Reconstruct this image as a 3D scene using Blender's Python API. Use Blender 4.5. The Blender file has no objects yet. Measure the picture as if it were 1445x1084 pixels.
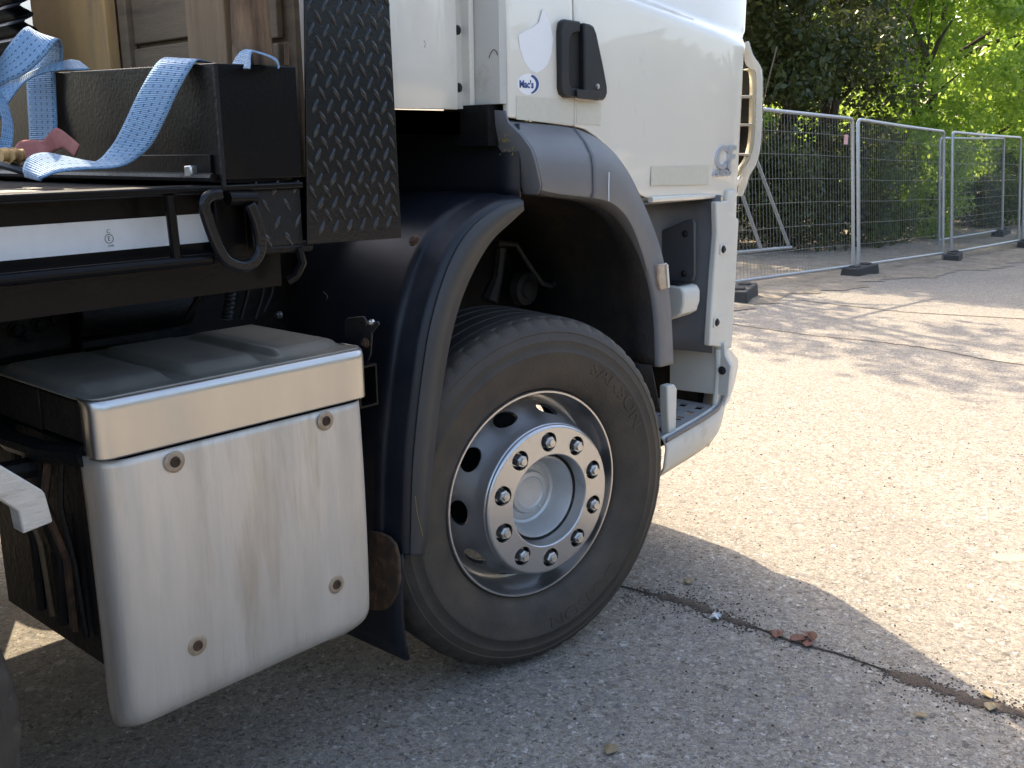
import bpy, bmesh, math, random
import numpy as np
from mathutils import Matrix, Vector
random.seed(7); rng = np.random.default_rng(11)
R = math.radians
scene = bpy.context.scene
COL = scene.collection

# ------------------------------------------------------------------ camera
CAM = Vector((-2.034, -1.736, 1.471))
PITCH, YAW, ROLL, FPX = R(13.321), R(48.207), R(-0.6865), 1423.94
FW = Vector((math.sin(YAW)*math.cos(PITCH), math.cos(YAW)*math.cos(PITCH), -math.sin(PITCH)))
RT0 = Vector((math.cos(YAW), -math.sin(YAW), 0)); UP0 = RT0.cross(FW)
RT = RT0*math.cos(ROLL)+UP0*math.sin(ROLL); UP = UP0*math.cos(ROLL)-RT0*math.sin(ROLL)
cd = bpy.data.cameras.new('camera'); cam = bpy.data.objects.new('camera', cd); COL.objects.link(cam)
cd.sensor_width = 36; cd.lens = FPX/1445*36; cd.clip_start = .05; cd.clip_end = 2000
m = Matrix.Identity(4)
for i, a in enumerate((RT, UP, -FW)):
    for j in range(3): m[j][i] = a[j]
for j in range(3): m[j][3] = CAM[j]
cam.matrix_world = m
scene.camera = cam
def at(px, py, ax, v):
    """world point of the survey sighting (px,py) on the plane axis=v"""
    d = RT*((px-722.5)/FPX)+UP*(-(py-542)/FPX)+FW
    i = 'xyz'.index(ax)
    return CAM+d*((v-CAM[i])/d[i])

# ------------------------------------------------------------------ light
SUN_AZ, SUN_EL = R(30), R(42)      # azimuth from +y towards +x
w = bpy.data.worlds.new('World'); scene.world = w; w.use_nodes = True
nt = w.node_tree; bg = nt.nodes['Background']
sky = nt.nodes.new('ShaderNodeTexSky'); sky.sky_type = 'NISHITA'; sky.sun_disc = False
sky.sun_elevation = SUN_EL; sky.sun_rotation = SUN_AZ; sky.air_density = 1.0; sky.dust_density = 4.0; sky.ozone_density = 0.0
nt.links.new(sky.outputs[0], bg.inputs[0]); bg.inputs[1].default_value = 0.15
sl = bpy.data.lights.new('sun', 'SUN'); sl.energy = 3.1; sl.angle = R(.53); sl.color = (1, .85, .62)
so = bpy.data.objects.new('sun', sl); COL.objects.link(so)
sd = Vector((math.sin(SUN_AZ)*math.cos(SUN_EL), math.cos(SUN_AZ)*math.cos(SUN_EL), math.sin(SUN_EL)))
so.rotation_euler = sd.to_track_quat('Z', 'Y').to_euler(); so.location = sd*30
vs = scene.view_settings
vs.view_transform = 'Standard'; vs.look = 'None'; vs.gamma = 1; vs.use_curve_mapping = False; vs.exposure = 1.75

# ------------------------------------------------------------------ materials
def mat(name, col=(.5, .5, .5), rough=.5, metal=0., var=None, vscale=5., detail=6., dirt=None, dscale=3., dlo=.5, dhi=.75,
        bump=0., bscale=60., coat=0., spec=.5, stretch=(1, 1, 1), rvar=0.):
    """principled material: base colour varied to `var` by noise, `dirt` colour in patches, noise bump"""
    m = bpy.data.materials.new(name); m.use_nodes = True; n = m.node_tree.nodes; l = m.node_tree.links
    b = n['Principled BSDF']; b.inputs['Roughness'].default_value = rough; b.inputs['Metallic'].default_value = metal
    b.inputs['Coat Weight'].default_value = coat; b.inputs['Specular IOR Level'].default_value = spec
    b.inputs['Base Color'].default_value = (*col, 1)
    tc = n.new('ShaderNodeTexCoord'); mp = n.new('ShaderNodeMapping'); mp.inputs['Scale'].default_value = stretch
    l.new(tc.outputs['Object'], mp.inputs[0]); V = mp.outputs[0]
    out = None
    def noise(sc, det=6., rg=.6):
        x = n.new('ShaderNodeTexNoise'); x.inputs['Scale'].default_value = sc; x.inputs['Detail'].default_value = det
        x.inputs['Roughness'].default_value = rg; l.new(V, x.inputs['Vector']); return x.outputs['Fac']
    def ramp(f, a, b_):
        x = n.new('ShaderNodeMapRange'); x.inputs['From Min'].default_value = a; x.inputs['From Max'].default_value = b_
        l.new(f, x.inputs['Value']); return x.outputs[0]
    def mix(f, A, B):
        x = n.new('ShaderNodeMix'); x.data_type = 'RGBA'; l.new(f, x.inputs[0])
        for s, c in ((6, A), (7, B)):
            if isinstance(c, tuple): x.inputs[s].default_value = (*c, 1)
            else: l.new(c, x.inputs[s])
        return x.outputs[2]
    c = col
    if var: c = mix(ramp(noise(vscale, detail), .3, .7), col, var)
    if dirt: c = mix(ramp(noise(dscale, 8, .65), dlo, dhi), c, dirt)
    if not isinstance(c, tuple): l.new(c, b.inputs['Base Color'])
    if rvar:
        x = n.new('ShaderNodeMapRange'); x.inputs['To Min'].default_value = rough-rvar; x.inputs['To Max'].default_value = rough+rvar
        x.inputs['From Min'].default_value = .3; x.inputs['From Max'].default_value = .7
        l.new(noise(vscale*2, 6), x.inputs['Value']); l.new(x.outputs[0], b.inputs['Roughness'])
    if bump:
        x = n.new('ShaderNodeBump'); x.inputs['Strength'].default_value = 1; x.inputs['Distance'].default_value = bump
        l.new(noise(bscale, 4), x.inputs['Height']); l.new(x.outputs[0], b.inputs['Normal'])
    m['h'] = 1
    return m

def leafmat(name, c1, c2, trans=.45):
    m = bpy.data.materials.new(name); m.use_nodes = True; n = m.node_tree.nodes; l = m.node_tree.links
    b = n['Principled BSDF']; b.inputs['Roughness'].default_value = .45
    g = n.new('ShaderNodeNewGeometry'); x = n.new('ShaderNodeMix'); x.data_type = 'RGBA'
    l.new(g.outputs['Random Per Island'], x.inputs[0]); x.inputs[6].default_value = (*c1, 1); x.inputs[7].default_value = (*c2, 1)
    l.new(x.outputs[2], b.inputs['Base Color'])
    t = n.new('ShaderNodeBsdfTranslucent'); hs = n.new('ShaderNodeHueSaturation'); hs.inputs['Value'].default_value = 1.9; hs.inputs['Hue'].default_value = .485
    l.new(x.outputs[2], hs.inputs['Color']); l.new(hs.outputs[0], t.inputs[0])
    ms = n.new('ShaderNodeMixShader'); ms.inputs[0].default_value = trans
    l.new(b.outputs[0], ms.inputs[1]); l.new(t.outputs[0], ms.inputs[2])
    l.new(ms.outputs[0], n['Material Output'].inputs[0])
    return m

def concrete_mat():
    m = bpy.data.materials.new('weathered_concrete'); m.use_nodes = True; n = m.node_tree.nodes; l = m.node_tree.links
    b = n['Principled BSDF']; b.inputs['Roughness'].default_value = .85; b.inputs['Specular IOR Level'].default_value = .3
    tc = n.new('ShaderNodeTexCoord'); V = tc.outputs['Object']
    def noise(sc, det=6., rg=.6):
        x = n.new('ShaderNodeTexNoise'); x.inputs['Scale'].default_value = sc; x.inputs['Detail'].default_value = det; x.inputs['Roughness'].default_value = rg
        l.new(V, x.inputs['Vector']); return x.outputs['Fac']
    def rng_(f, a, b_, c=0., d=1.):
        x = n.new('ShaderNodeMapRange'); x.inputs[1].default_value = a; x.inputs[2].default_value = b_; x.inputs[3].default_value = c; x.inputs[4].default_value = d
        l.new(f, x.inputs[0]); return x.outputs[0]
    def mix(f, A, B, bt='MIX'):
        x = n.new('ShaderNodeMix'); x.data_type = 'RGBA'; x.blend_type = bt
        if isinstance(f, float): x.inputs[0].default_value = f
        else: l.new(f, x.inputs[0])
        for s, c in ((6, A), (7, B)):
            if isinstance(c, tuple): x.inputs[s].default_value = (*c, 1)
            else: l.new(c, x.inputs[s])
        return x.outputs[2]
    base = mix(rng_(noise(1.3), .35, .65), (.295, .262, .216), (.37, .325, .262))
    base = mix(rng_(noise(.35, 4), .45, .62), base, (.40, .355, .285))
    base = mix(rng_(noise(.8, 5, .6), .56, .74, 0., .5), base, (.20, .172, .138))
    base = mix(rng_(noise(3.2, 7, .7), .58, .70, 0., .45), base, (.18, .152, .12))
    base = mix(rng_(noise(11., 8, .75), .50, .68, 0., .5), base, (.165, .14, .108))
    # exposed aggregate: irregular grains, warped cells of two sizes
    nw = n.new('ShaderNodeTexNoise'); nw.inputs['Scale'].default_value = 90; nw.inputs['Detail'].default_value = 3; l.new(V, nw.inputs['Vector'])
    wp = n.new('ShaderNodeMix'); wp.data_type = 'RGBA'; wp.blend_type = 'LINEAR_LIGHT'; wp.inputs[0].default_value = .012; l.new(V, wp.inputs[6]); l.new(nw.outputs['Color'], wp.inputs[7])
    def grains(sc, lo):
        v = n.new('ShaderNodeTexVoronoi'); v.inputs['Scale'].default_value = sc; l.new(wp.outputs[2], v.inputs['Vector'])
        cr = n.new('ShaderNodeValToRGB'); el = cr.color_ramp.elements
        stops = ((0, (.045, .042, .042)), (.14, (.12, .092, .068)), (.34, (.235, .205, .172)), (.58, (.19, .195, .21)), (.78, (.36, .31, .245)), (.93, (.50, .46, .40)), (1., (.70, .67, .62)))
        el[0].color = (*stops[0][1], 1); el[1].color = (*stops[-1][1], 1)
        for p, c in stops[1:-1]: e = el.new(p); e.color = (*c, 1)
        sp = n.new('ShaderNodeSeparateColor'); l.new(v.outputs['Color'], sp.inputs[0]); l.new(sp.outputs[0], cr.inputs[0])
        return rng_(sp.outputs[1], lo, lo+.25, 0., .75), cr.outputs[0], v.outputs['Distance']
    f2, c2, d2 = grains(230, .35); f1, c1, d1 = grains(105, .45); f0, c0, d0 = grains(48, .80)
    base = mix(f2, base, c2); base = mix(f1, base, c1); base = mix(f0, base, c0)
    base = mix(rng_(noise(520., 2, .5), .35, .7, 0., .4), base, (.11, .098, .085))
    l.new(base, b.inputs['Base Color'])
    bp = n.new('ShaderNodeBump'); bp.inputs['Distance'].default_value = .0045; bp.inputs['Strength'].default_value = .9
    ad = n.new('ShaderNodeMath'); ad.operation = 'MULTIPLY_ADD'; l.new(f1, ad.inputs[0]); ad.inputs[1].default_value = .5; l.new(noise(160., 6, .7), ad.inputs[2])
    l.new(ad.outputs[0], bp.inputs['Height']); l.new(bp.outputs[0], b.inputs['Normal'])
    return m

M = {}
M['concrete'] = concrete_mat()
M['gravel'] = mat('dusty_gravel', (.30, .25, .19), .9, var=(.17, .14, .10), vscale=4, dirt=(.40, .34, .26), dscale=14, bump=.012, bscale=35)
M['soil'] = mat('dark_soil', (.06, .043, .03), .95, var=(.12, .09, .065), vscale=90, bump=.006, bscale=160)
M['white'] = mat('cream_white_paint', (.77, .73, .64), .25, coat=1., var=(.74, .695, .60), vscale=3, dirt=(.52, .46, .36), dscale=7, dlo=.62, dhi=.85, stretch=(1, 1, .45))
M['offwhite'] = mat('white_plastic', (.66, .635, .565), .42, var=(.60, .575, .505), vscale=5, dirt=(.42, .38, .31), dscale=7, dlo=.58, dhi=.8)
M['moss'] = mat('dry_moss', (.30, .22, .07), .9)
M['flat_black'] = mat('shut_gap_black', (.01, .01, .01), .7)
M['cream'] = mat('sunlit_inner_cream', (.62, .56, .41), .4)  # sunlight on the slot's inner face put into the colour
M['grey'] = mat('grey_moulded_plastic', (.165, .166, .172), .42, var=(.14, .141, .146), vscale=6, dirt=(.19, .175, .15), dscale=11, dlo=.6, dhi=.85, bump=.0006, bscale=700)
M['lgrey'] = mat('light_grey_plastic', (.34, .345, .35), .45, var=(.28, .28, .28), vscale=8)
M['lug'] = mat('worn_plate_paint', (.012, .013, .016), .24, dirt=(.05, .044, .038), dscale=25, dlo=.5, dhi=.8)
M['mgrey'] = mat('mid_grey_plastic', (.075, .076, .080), .45, dirt=(.10, .09, .08), dscale=8)
M['dgrey'] = mat('dark_grey_plastic', (.012, .0125, .014), .45, spec=.4, dirt=(.03, .027, .024), dscale=8, bump=.0008, bscale=500)
M['guard'] = mat('black_guard_plastic', (.007, .009, .014), .36, spec=.4, var=(.011, .013, .018), vscale=4, dirt=(.03, .027, .024), dscale=6, dlo=.58, dhi=.85, bump=.0006, bscale=400, rvar=.08)
M['lip'] = mat('dusty_guard_edge', (.030, .030, .031), .5, var=(.042, .041, .040), vscale=9, stretch=(1, 1, .4), dirt=(.06, .055, .048), dscale=14, dlo=.6, dhi=.85)
M['liner'] = mat('muddy_liner', (.008, .008, .008), .7, dirt=(.045, .03, .017), dscale=5, dlo=.48, dhi=.8, bump=.004, bscale=40)
M['black'] = mat('black_paint', (.004, .004, .005), .28, spec=.16, dirt=(.012, .0095, .007), dscale=7, dlo=.55, dhi=.8, bump=.0006, bscale=120)
M['plate'] = mat('black_plate_paint', (.006, .007, .009), .25, spec=.35, dirt=(.010, .0105, .012), dscale=12, dlo=.58, dhi=.85, bump=.0005, bscale=150)
M['chassis'] = mat('grimy_black_chassis', (.006, .007, .008), .5, spec=.25, dirt=(.018, .014, .010), dscale=6, dlo=.5, dhi=.75, bump=.003, bscale=60)
M['steel'] = mat('brushed_steel', (.60, .585, .555), .36, 1., var=(.53, .51, .48), vscale=4, stretch=(1, 1, .25), rvar=.05)
M['steel_top'] = mat('dusty_steel', (.32, .295, .25), .42, .5, var=(.24, .22, .185), vscale=5, dirt=(.20, .175, .14), dscale=5, dlo=.5, dhi=.75, bump=.0005, bscale=60)
M['alu'] = mat('weathered_aluminium', (.70, .645, .57), .52, .6, var=(.56, .505, .43), vscale=11, dirt=(.42, .355, .275), dscale=18, dlo=.5, dhi=.82, stretch=(1, 1, .12), bump=.0005, bscale=120, rvar=.1)
M['alu2'] = mat('scuffed_aluminium', (.62, .59, .53), .5, .35, var=(.52, .49, .44), vscale=20, dirt=(.38, .34, .28), dscale=30, stretch=(.4, 1, 1.6), bump=.002, bscale=60)
M['stain'] = mat('rust_stained_aluminium', (.42, .34, .25), .55, .3, var=(.30, .21, .13), vscale=90)
M['rust'] = mat('rusty_steel', (.085, .045, .022), .85, var=(.03, .02, .014), vscale=25, dirt=(.17, .085, .04), dscale=30, bump=.003, bscale=90)
M['silver'] = mat('silver_wheel_paint', (.57, .57, .575), .28, .92, var=(.52, .52, .52), vscale=6, dirt=(.33, .29, .24), dscale=10, dlo=.6, dhi=.9, bump=.0002, bscale=500)
M['hubp'] = mat('silver_hub_paint', (.58, .58, .57), .42, .6, var=(.50, .50, .49), vscale=14, bump=.0012, bscale=240)
M['nut'] = mat('zinc_nut', (.62, .61, .58), .32, .9, dirt=(.3, .26, .2), dscale=60)
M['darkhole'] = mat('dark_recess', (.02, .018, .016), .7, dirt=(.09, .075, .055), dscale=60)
M['glass'] = mat('dark_glass', (.02, .025, .03), .06)
M['lens'] = mat('amber_clear_lens', (.30, .20, .13), .18, var=(.46, .38, .30), vscale=40, coat=.5)
M['chrome'] = mat('satin_chrome', (.62, .66, .74), .35, .8)
M['tape'] = mat('retroreflective_tape', (.66, .68, .70), .38, var=(.58, .60, .62), vscale=18, dirt=(.40, .38, .34), dscale=16, dlo=.6, dhi=.85)
M['ink'] = mat('dark_ink', (.05, .05, .06), .6)
M['blueink'] = mat('blue_ink', (.03, .06, .22), .45)
M['sticker'] = mat('sticker_white', (.82, .83, .84), .3)
M['stripe'] = mat('old_reflective_stripe', (.60, .575, .48), .4, var=(.56, .53, .44), vscale=60)
M['galv'] = mat('galvanised_steel', (.46, .48, .50), .38, .6, var=(.38, .40, .42), vscale=20)
M['wire'] = mat('dull_galvanised_wire', (.24, .25, .26), .5, .4)
M['foot'] = mat('recycled_rubber', (.035, .034, .033), .85, var=(.06, .057, .05), vscale=20, bump=.004, bscale=80)
M['tag'] = mat('pink_tag', (.75, .42, .42), .5)
M['bark'] = mat('rough_bark', (.26, .16, .09), .9, var=(.05, .03, .02), vscale=38, stretch=(1, 1, .16), bump=.012, bscale=60)
M['trunk'] = mat('tree_bark', (.11, .085, .06), .95, var=(.05, .04, .03), vscale=9, stretch=(1, 1, .25), bump=.03, bscale=12)
M['twig'] = mat('dry_twig', (.17, .125, .085), .9)
M['leaf_dark'] = leafmat('ivy_leaf', (.03, .048, .012), (.08, .095, .025), .35)
M['leaf_mid'] = leafmat('hedge_leaf', (.04, .07, .016), (.09, .13, .03), .4)
M['leaf_bright'] = leafmat('bright_leaf', (.12, .22, .03), (.26, .37, .065), .6)
M['dead_leaf'] = mat('dead_leaf', (.19, .06, .035), .7, var=(.10, .04, .025), vscale=60)
M['dry_leaf'] = mat('dry_leaf', (.30, .24, .13), .75, var=(.2, .15, .08), vscale=60)
M['paper'] = mat('paper_scrap', (.62, .62, .62), .7)
M['yellow'] = mat('yellow_paint_mark', (.48, .40, .20), .9, var=(.36, .31, .22), vscale=120)
M['redstrap'] = mat('red_webbing', (.33, .10, .085), .8, var=(.42, .16, .13), vscale=40, bump=.001, bscale=900)

def woodmat(name, c1, c2, dark, stretch, scl=3.):
    return mat(name, c1, .75, var=c2, vscale=scl, dirt=dark, dscale=scl*.8, dlo=.55, dhi=.78, stretch=stretch, bump=.0015, bscale=40)
M['wood_v'] = woodmat('weathered_wood_upright', (.30, .19, .10), (.20, .125, .065), (.13, .09, .055), (9, 9, .9))
M['wood_h'] = woodmat('weathered_wood_panel', (.24, .16, .09), (.155, .105, .06), (.09, .066, .045), (5, 1.2, 9))
M['wood_pale'] = woodmat('pale_orange_board', (.68, .40, .15), (.50, .29, .11), (.24, .155, .085), (9, 5, 1.1), 2.2)  # paler and more orange than the other boards

def strapmat():
    """blue webbing: UV x along, y across; rows of dark stitches"""
    m = bpy.data.materials.new('blue_webbing'); m.use_nodes = True; n = m.node_tree.nodes; l = m.node_tree.links
    b = n['Principled BSDF']; b.inputs['Roughness'].default_value = .75; b.inputs['Sheen Weight'].default_value = .3
    uv = n.new('ShaderNodeUVMap'); sp = n.new('ShaderNodeSeparateXYZ'); l.new(uv.outputs[0], sp.inputs[0])
    def mth(op, a, b_=None):
        x = n.new('ShaderNodeMath'); x.operation = op
        for i, k in enumerate((a, b_)):
            if k is None: continue
            if isinstance(k, (int, float)): x.inputs[i].default_value = k
            else: l.new(k, x.inputs[i])
        return x.outputs[0]
    row = mth('LESS_THAN', mth('ABSOLUTE', mth('SUBTRACT', mth('FRACT', mth('MULTIPLY', sp.outputs[1], 5)), .5)), .10)
    col = mth('LESS_THAN', mth('FRACT', mth('MULTIPLY', sp.outputs[0], 75)), .45)
    st = mth('MULTIPLY', row, col)
    nz = n.new('ShaderNodeTexNoise'); nz.inputs['Scale'].default_value = 25; nz.inputs['Detail'].default_value = 6
    mx0 = n.new('ShaderNodeMix'); mx0.data_type = 'RGBA'; l.new(nz.outputs[0], mx0.inputs[0])
    mx0.inputs[6].default_value = (.19, .37, .62, 1); mx0.inputs[7].default_value = (.32, .50, .68, 1)
    mx = n.new('ShaderNodeMix'); mx.data_type = 'RGBA'; l.new(st, mx.inputs[0]); l.new(mx0.outputs[2], mx.inputs[6]); mx.inputs[7].default_value = (.05, .11, .22, 1)
    l.new(mx.outputs[2], b.inputs['Base Color'])
    t = n.new('ShaderNodeBsdfTranslucent'); l.new(mx.outputs[2], t.inputs[0]); ms = n.new('ShaderNodeMixShader'); ms.inputs[0].default_value = .12
    l.new(b.outputs[0], ms.inputs[1]); l.new(t.outputs[0], ms.inputs[2]); l.new(ms.outputs[0], n['Material Output'].inputs[0])
    bp = n.new('ShaderNodeBump'); bp.inputs['Distance'].default_value = .0008
    wv = mth('SINE', mth('MULTIPLY', sp.outputs[0], 1400)); l.new(wv, bp.inputs['Height']); l.new(bp.outputs[0], b.inputs['Normal'])
    return m
M['strap'] = strapmat()

def tyremat():
    """rubber with brown dust on the sidewall, thinning towards tread; grime follows noise"""
    m = bpy.data.materials.new('dusty_tyre_rubber'); m.use_nodes = True; n = m.node_tree.nodes; l = m.node_tree.links
    b = n['Principled BSDF']; b.inputs['Roughness'].default_value = .62
    tc = n.new('ShaderNodeTexCoord'); sp = n.new('ShaderNodeSeparateXYZ'); l.new(tc.outputs['Object'], sp.inputs[0])
    vm = n.new('ShaderNodeVectorMath'); vm.operation = 'MULTIPLY'; vm.inputs[1].default_value = (1, 0, 1); l.new(tc.outputs['Object'], vm.inputs[0])
    ln = n.new('ShaderNodeVectorMath'); ln.operation = 'LENGTH'; l.new(vm.outputs[0], ln.inputs[0])
    cr = n.new('ShaderNodeValToRGB'); el = cr.color_ramp.elements
    mr = n.new('ShaderNodeMapRange'); mr.inputs[1].default_value = .28; mr.inputs[2].default_value = .507; l.new(ln.outputs['Value'], mr.inputs[0])
    l.new(mr.outputs[0], cr.inputs[0])
    stops = [(0, .45), (.1, .9), (.3, .8), (.5, .7), (.62, .45), (.70, .65), (.86, .55), (.93, .75), (.965, .25), (1, .12)]
    el[0].position = 0; el[0].color = (.45,)*3+(1,); el[1].position = 1; el[1].color = (.12,)*3+(1,)
    for p, v in stops[1:-1]:
        e = el.new(p); e.color = (v, v, v, 1)
    nz = n.new('ShaderNodeTexNoise'); nz.inputs['Scale'].default_value = 7; nz.inputs['Detail'].default_value = 8; nz.inputs['Roughness'].default_value = .65; l.new(tc.outputs['Object'], nz.inputs['Vector'])
    m2 = n.new('ShaderNodeMapRange'); m2.inputs[1].default_value = .15; m2.inputs[2].default_value = .7; l.new(nz.outputs[0], m2.inputs[0])
    mu = n.new('ShaderNodeMath'); mu.operation = 'MULTIPLY'; l.new(cr.outputs[0], mu.inputs[0]); l.new(m2.outputs[0], mu.inputs[1])
    mx = n.new('ShaderNodeMix'); mx.data_type = 'RGBA'; l.new(mu.outputs[0], mx.inputs[0]); mx.inputs[6].default_value = (.017, .016, .015, 1); mx.inputs[7].default_value = (.10, .075, .05, 1)
    l.new(mx.outputs[2], b.inputs['Base Color'])
    bp = n.new('ShaderNodeBump'); bp.inputs['Distance'].default_value = .0012
    n2 = n.new('ShaderNodeTexNoise'); n2.inputs['Scale'].default_value = 160; l.new(tc.outputs['Object'], n2.inputs['Vector'])
    l.new(n2.outputs[0], bp.inputs['Height']); l.new(bp.outputs[0], b.inputs['Normal'])
    return m
M['tyre'] = tyremat()

# ------------------------------------------------------------------ mesh helpers
class MB:
    def __init__(s): s.v = []; s.f = []; s.uv = None
    def add(s, V, F):
        o = len(s.v); s.v += [tuple(p) for p in V]; s.f += [tuple(i+o for i in f) for f in F]; return s
    def box(s, x0, x1, y0, y1, z0, z1):
        V = [(x, y, z) for x in (x0, x1) for y in (y0, y1) for z in (z0, z1)]
        return s.add(V, [(0, 1, 3, 2), (4, 6, 7, 5), (0, 4, 5, 1), (2, 3, 7, 6), (0, 2, 6, 4), (1, 5, 7, 3)])
    def obox(s, c, ax, ay, az, hx, hy, hz):
        c, ax, ay, az = map(Vector, (c, ax, ay, az))
        V = [c+ax*(i*hx)+ay*(j*hy)+az*(k*hz) for i in (-1, 1) for j in (-1, 1) for k in (-1, 1)]
        return s.add(V, [(0, 1, 3, 2), (4, 6, 7, 5), (0, 4, 5, 1), (2, 3, 7, 6), (0, 2, 6, 4), (1, 5, 7, 3)])
    def prism(s, poly, a0, a1, axis='y'):
        """polygon given in the two other axes (x,z for y; y,z for x; x,y for z)"""
        n = len(poly)
        def P(p, a): return {'y': (p[0], a, p[1]), 'x': (a, p[0], p[1]), 'z': (p[0], p[1], a)}[axis]
        V = [P(p, a0) for p in poly]+[P(p, a1) for p in poly]
        F = [tuple(range(n)), tuple(range(2*n-1, n-1, -1))]+[(i, i+n, (i+1) % n+n, (i+1) % n) for i in range(n)]
        return s.add(V, F)
    def tube(s, pts, r, n=8, cap=True):
        pts = [Vector(p) for p in pts]; rr = r if isinstance(r, (list, tuple)) else [r]*len(pts)
        t0 = (pts[1]-pts[0]).normalized(); u = t0.orthogonal().normalized()
        V = []
        for i, p in enumerate(pts):
            t = (pts[min(i+1, len(pts)-1)]-pts[max(i-1, 0)]).normalized()
            u = (u-t*u.dot(t)).normalized(); w_ = t.cross(u)
            V += [p+(u*math.cos(2*math.pi*k/n)+w_*math.sin(2*math.pi*k/n))*rr[i] for k in range(n)]
        F = [(i*n+k, i*n+(k+1) % n, (i+1)*n+(k+1) % n, (i+1)*n+k) for i in range(len(pts)-1) for k in range(n)]
        if cap: F += [tuple(range(n-1, -1, -1)), tuple((len(pts)-1)*n+k for k in range(n))]
        return s.add(V, F)
    def grid(s, fn, nu, nv, closed_u=False):
        V = [fn(i/(nu if closed_u else nu-1), j/(nv-1)) for i in range(nu) for j in range(nv)]
        F = []
        for i in range(nu if closed_u else nu-1):
            for j in range(nv-1):
                a = i*nv+j; b_ = ((i+1) % nu)*nv+j; F.append((a, b_, b_+1, a+1))
        return s.add(V, F)
    def lathe(s, prof, seg=96, c=(0, 0, 0)):
        """prof: (radius, outward) pairs, axis along -y"""
        n = len(prof)
        V = [(c[0]+r*math.cos(2*math.pi*k/seg), c[1]-a, c[2]+r*math.sin(2*math.pi*k/seg)) for k in range(seg) for r, a in prof]
        F = [(k*n+j, k*n+j+1, ((k+1) % seg)*n+j+1, ((k+1) % seg)*n+j) for k in range(seg) for j in range(n-1)]
        return s.add(V, F)
    def build(s, name, material, parent=None, bevel=0, seg=2, solid=0, off=0., smooth=35, fix=True):
        me = bpy.data.meshes.new(name); me.from_pydata(s.v, [], s.f)
        if fix:
            bm = bmesh.new(); bm.from_mesh(me); bmesh.ops.recalc_face_normals(bm, faces=bm.faces); bm.to_mesh(me); bm.free()
        return link(name, me, material, parent, bevel, seg, solid, off, smooth)
def link(name, me, material, parent=None, bevel=0, seg=2, solid=0, off=0., smooth=35):
    if material: me.materials.append(M[material])
    if smooth:
        me.polygons.foreach_set('use_smooth', [True]*len(me.polygons)); me.set_sharp_from_angle(angle=R(smooth))
    o = bpy.data.objects.new(name, me); COL.objects.link(o); o.parent = parent
    if solid:
        d = o.modifiers.new('solid', 'SOLIDIFY'); d.thickness = solid; d.offset = off
    if bevel:
        d = o.modifiers.new('bevel', 'BEVEL'); d.width = bevel; d.segments = seg; d.limit_method = 'ANGLE'; d.angle_limit = R(40); d.harden_normals = False
    return o
def empty(name, loc=(0, 0, 0), rz=0):
    o = bpy.data.objects.new(name, None); COL.objects.link(o); o.location = loc; o.rotation_euler = (0, 0, rz); o.empty_display_size = .2; return o
def tag(o, label=None, cat=None, group=None, kind=None):
    for k, v in (('label', label), ('category', cat), ('group', group), ('kind', kind)):
        if v: o[k] = v
    return o
def clone(o, parent=None):
    c = o.copy(); COL.objects.link(c); c.parent = parent
    for ch in list(o.children): clone(ch, c)
    return c
def bolt_head(name, parent, p, r, h, d=(0, -1, 0), material='nut', n=6, dome=False):
    """small bolt: washer plus hex/round head, standing proud along d at p"""
    d = Vector(d).normalized(); p = Vector(p); u = d.orthogonal().normalized(); w_ = d.cross(u); b = MB()
    def ring(rad, hh, k): return [p+d*hh+(u*math.cos(2*math.pi*i/k)+w_*math.sin(2*math.pi*i/k))*rad for i in range(k)]
    def stack(rings, k):
        V = [q for rg in rings for q in rg]; F = [(j*k+i, j*k+(i+1) % k, (j+1)*k+(i+1) % k, (j+1)*k+i) for j in range(len(rings)-1) for i in range(k)]
        F.append(tuple((len(rings)-1)*k+i for i in range(k))); b.add(V, F)
    stack([ring(r*1.5, -.004, 14), ring(r*1.5, h*.25, 14), ring(r*1.3, h*.35, 14)], 14)
    if dome: stack([ring(r, h*.3, 14), ring(r, h*.75, 14), ring(r*.7, h, 14), ring(r*.35, h*.9, 14)], 14)
    else: stack([ring(r, h*.3, n), ring(r, h*.9, n), ring(r*.85, h, n)], n)
    return b.build(name, material, parent, smooth=30)
def catmull(P, k=6):
    P = [Vector(p) for p in P]; out = []
    for i in range(len(P)-1):
        a, b, c, d = P[max(i-1, 0)], P[i], P[i+1], P[min(i+2, len(P)-1)]
        for j in range(k):
            t = j/k; out.append(.5*((2*b)+(c-a)*t+(2*a-5*b+4*c-d)*t*t+(3*b-a-3*c+d)*t**3))
    out.append(P[-1]); return out
def interp(x, pts):
    if x <= pts[0][0]: return pts[0][1]
    for (a, b), (c, d) in zip(pts, pts[1:]):
        if x <= c: return b+(d-b)*(x-a)/(c-a)
    return pts[-1][1]
def sst(a, b, x):
    t = min(1, max(0, (x-a)/(b-a))); return t*t*(3-2*t)
def text_mesh(txt, size, ext=.0, bold=0., shear=0.):
    c = bpy.data.curves.new('txt', 'FONT'); c.body = txt; c.size = size; c.extrude = ext; c.offset = bold; c.shear = shear
    c.align_x = 'CENTER'; c.align_y = 'CENTER'; c.resolution_u = 3
    o = bpy.data.objects.new('txt', c); COL.objects.link(o)
    bpy.context.view_layer.update()
    dg = bpy.context.evaluated_depsgraph_get(); me = bpy.data.meshes.new_from_object(o.evaluated_get(dg))
    bpy.data.objects.remove(o); bpy.data.curves.remove(c); return me
def text(name, txt, size, p, material, parent, ext=.0008, bold=0., shear=0., sx=1.):
    """flat lettering on a surface facing -y"""
    me = text_mesh(txt, size, ext, bold, shear); me.name = name
    for v in me.vertices:
        x, y, z = v.co; v.co = (p[0]+x*sx, p[1]-z, p[2]+y)
    return link(name, me, material, parent, smooth=0)

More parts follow.
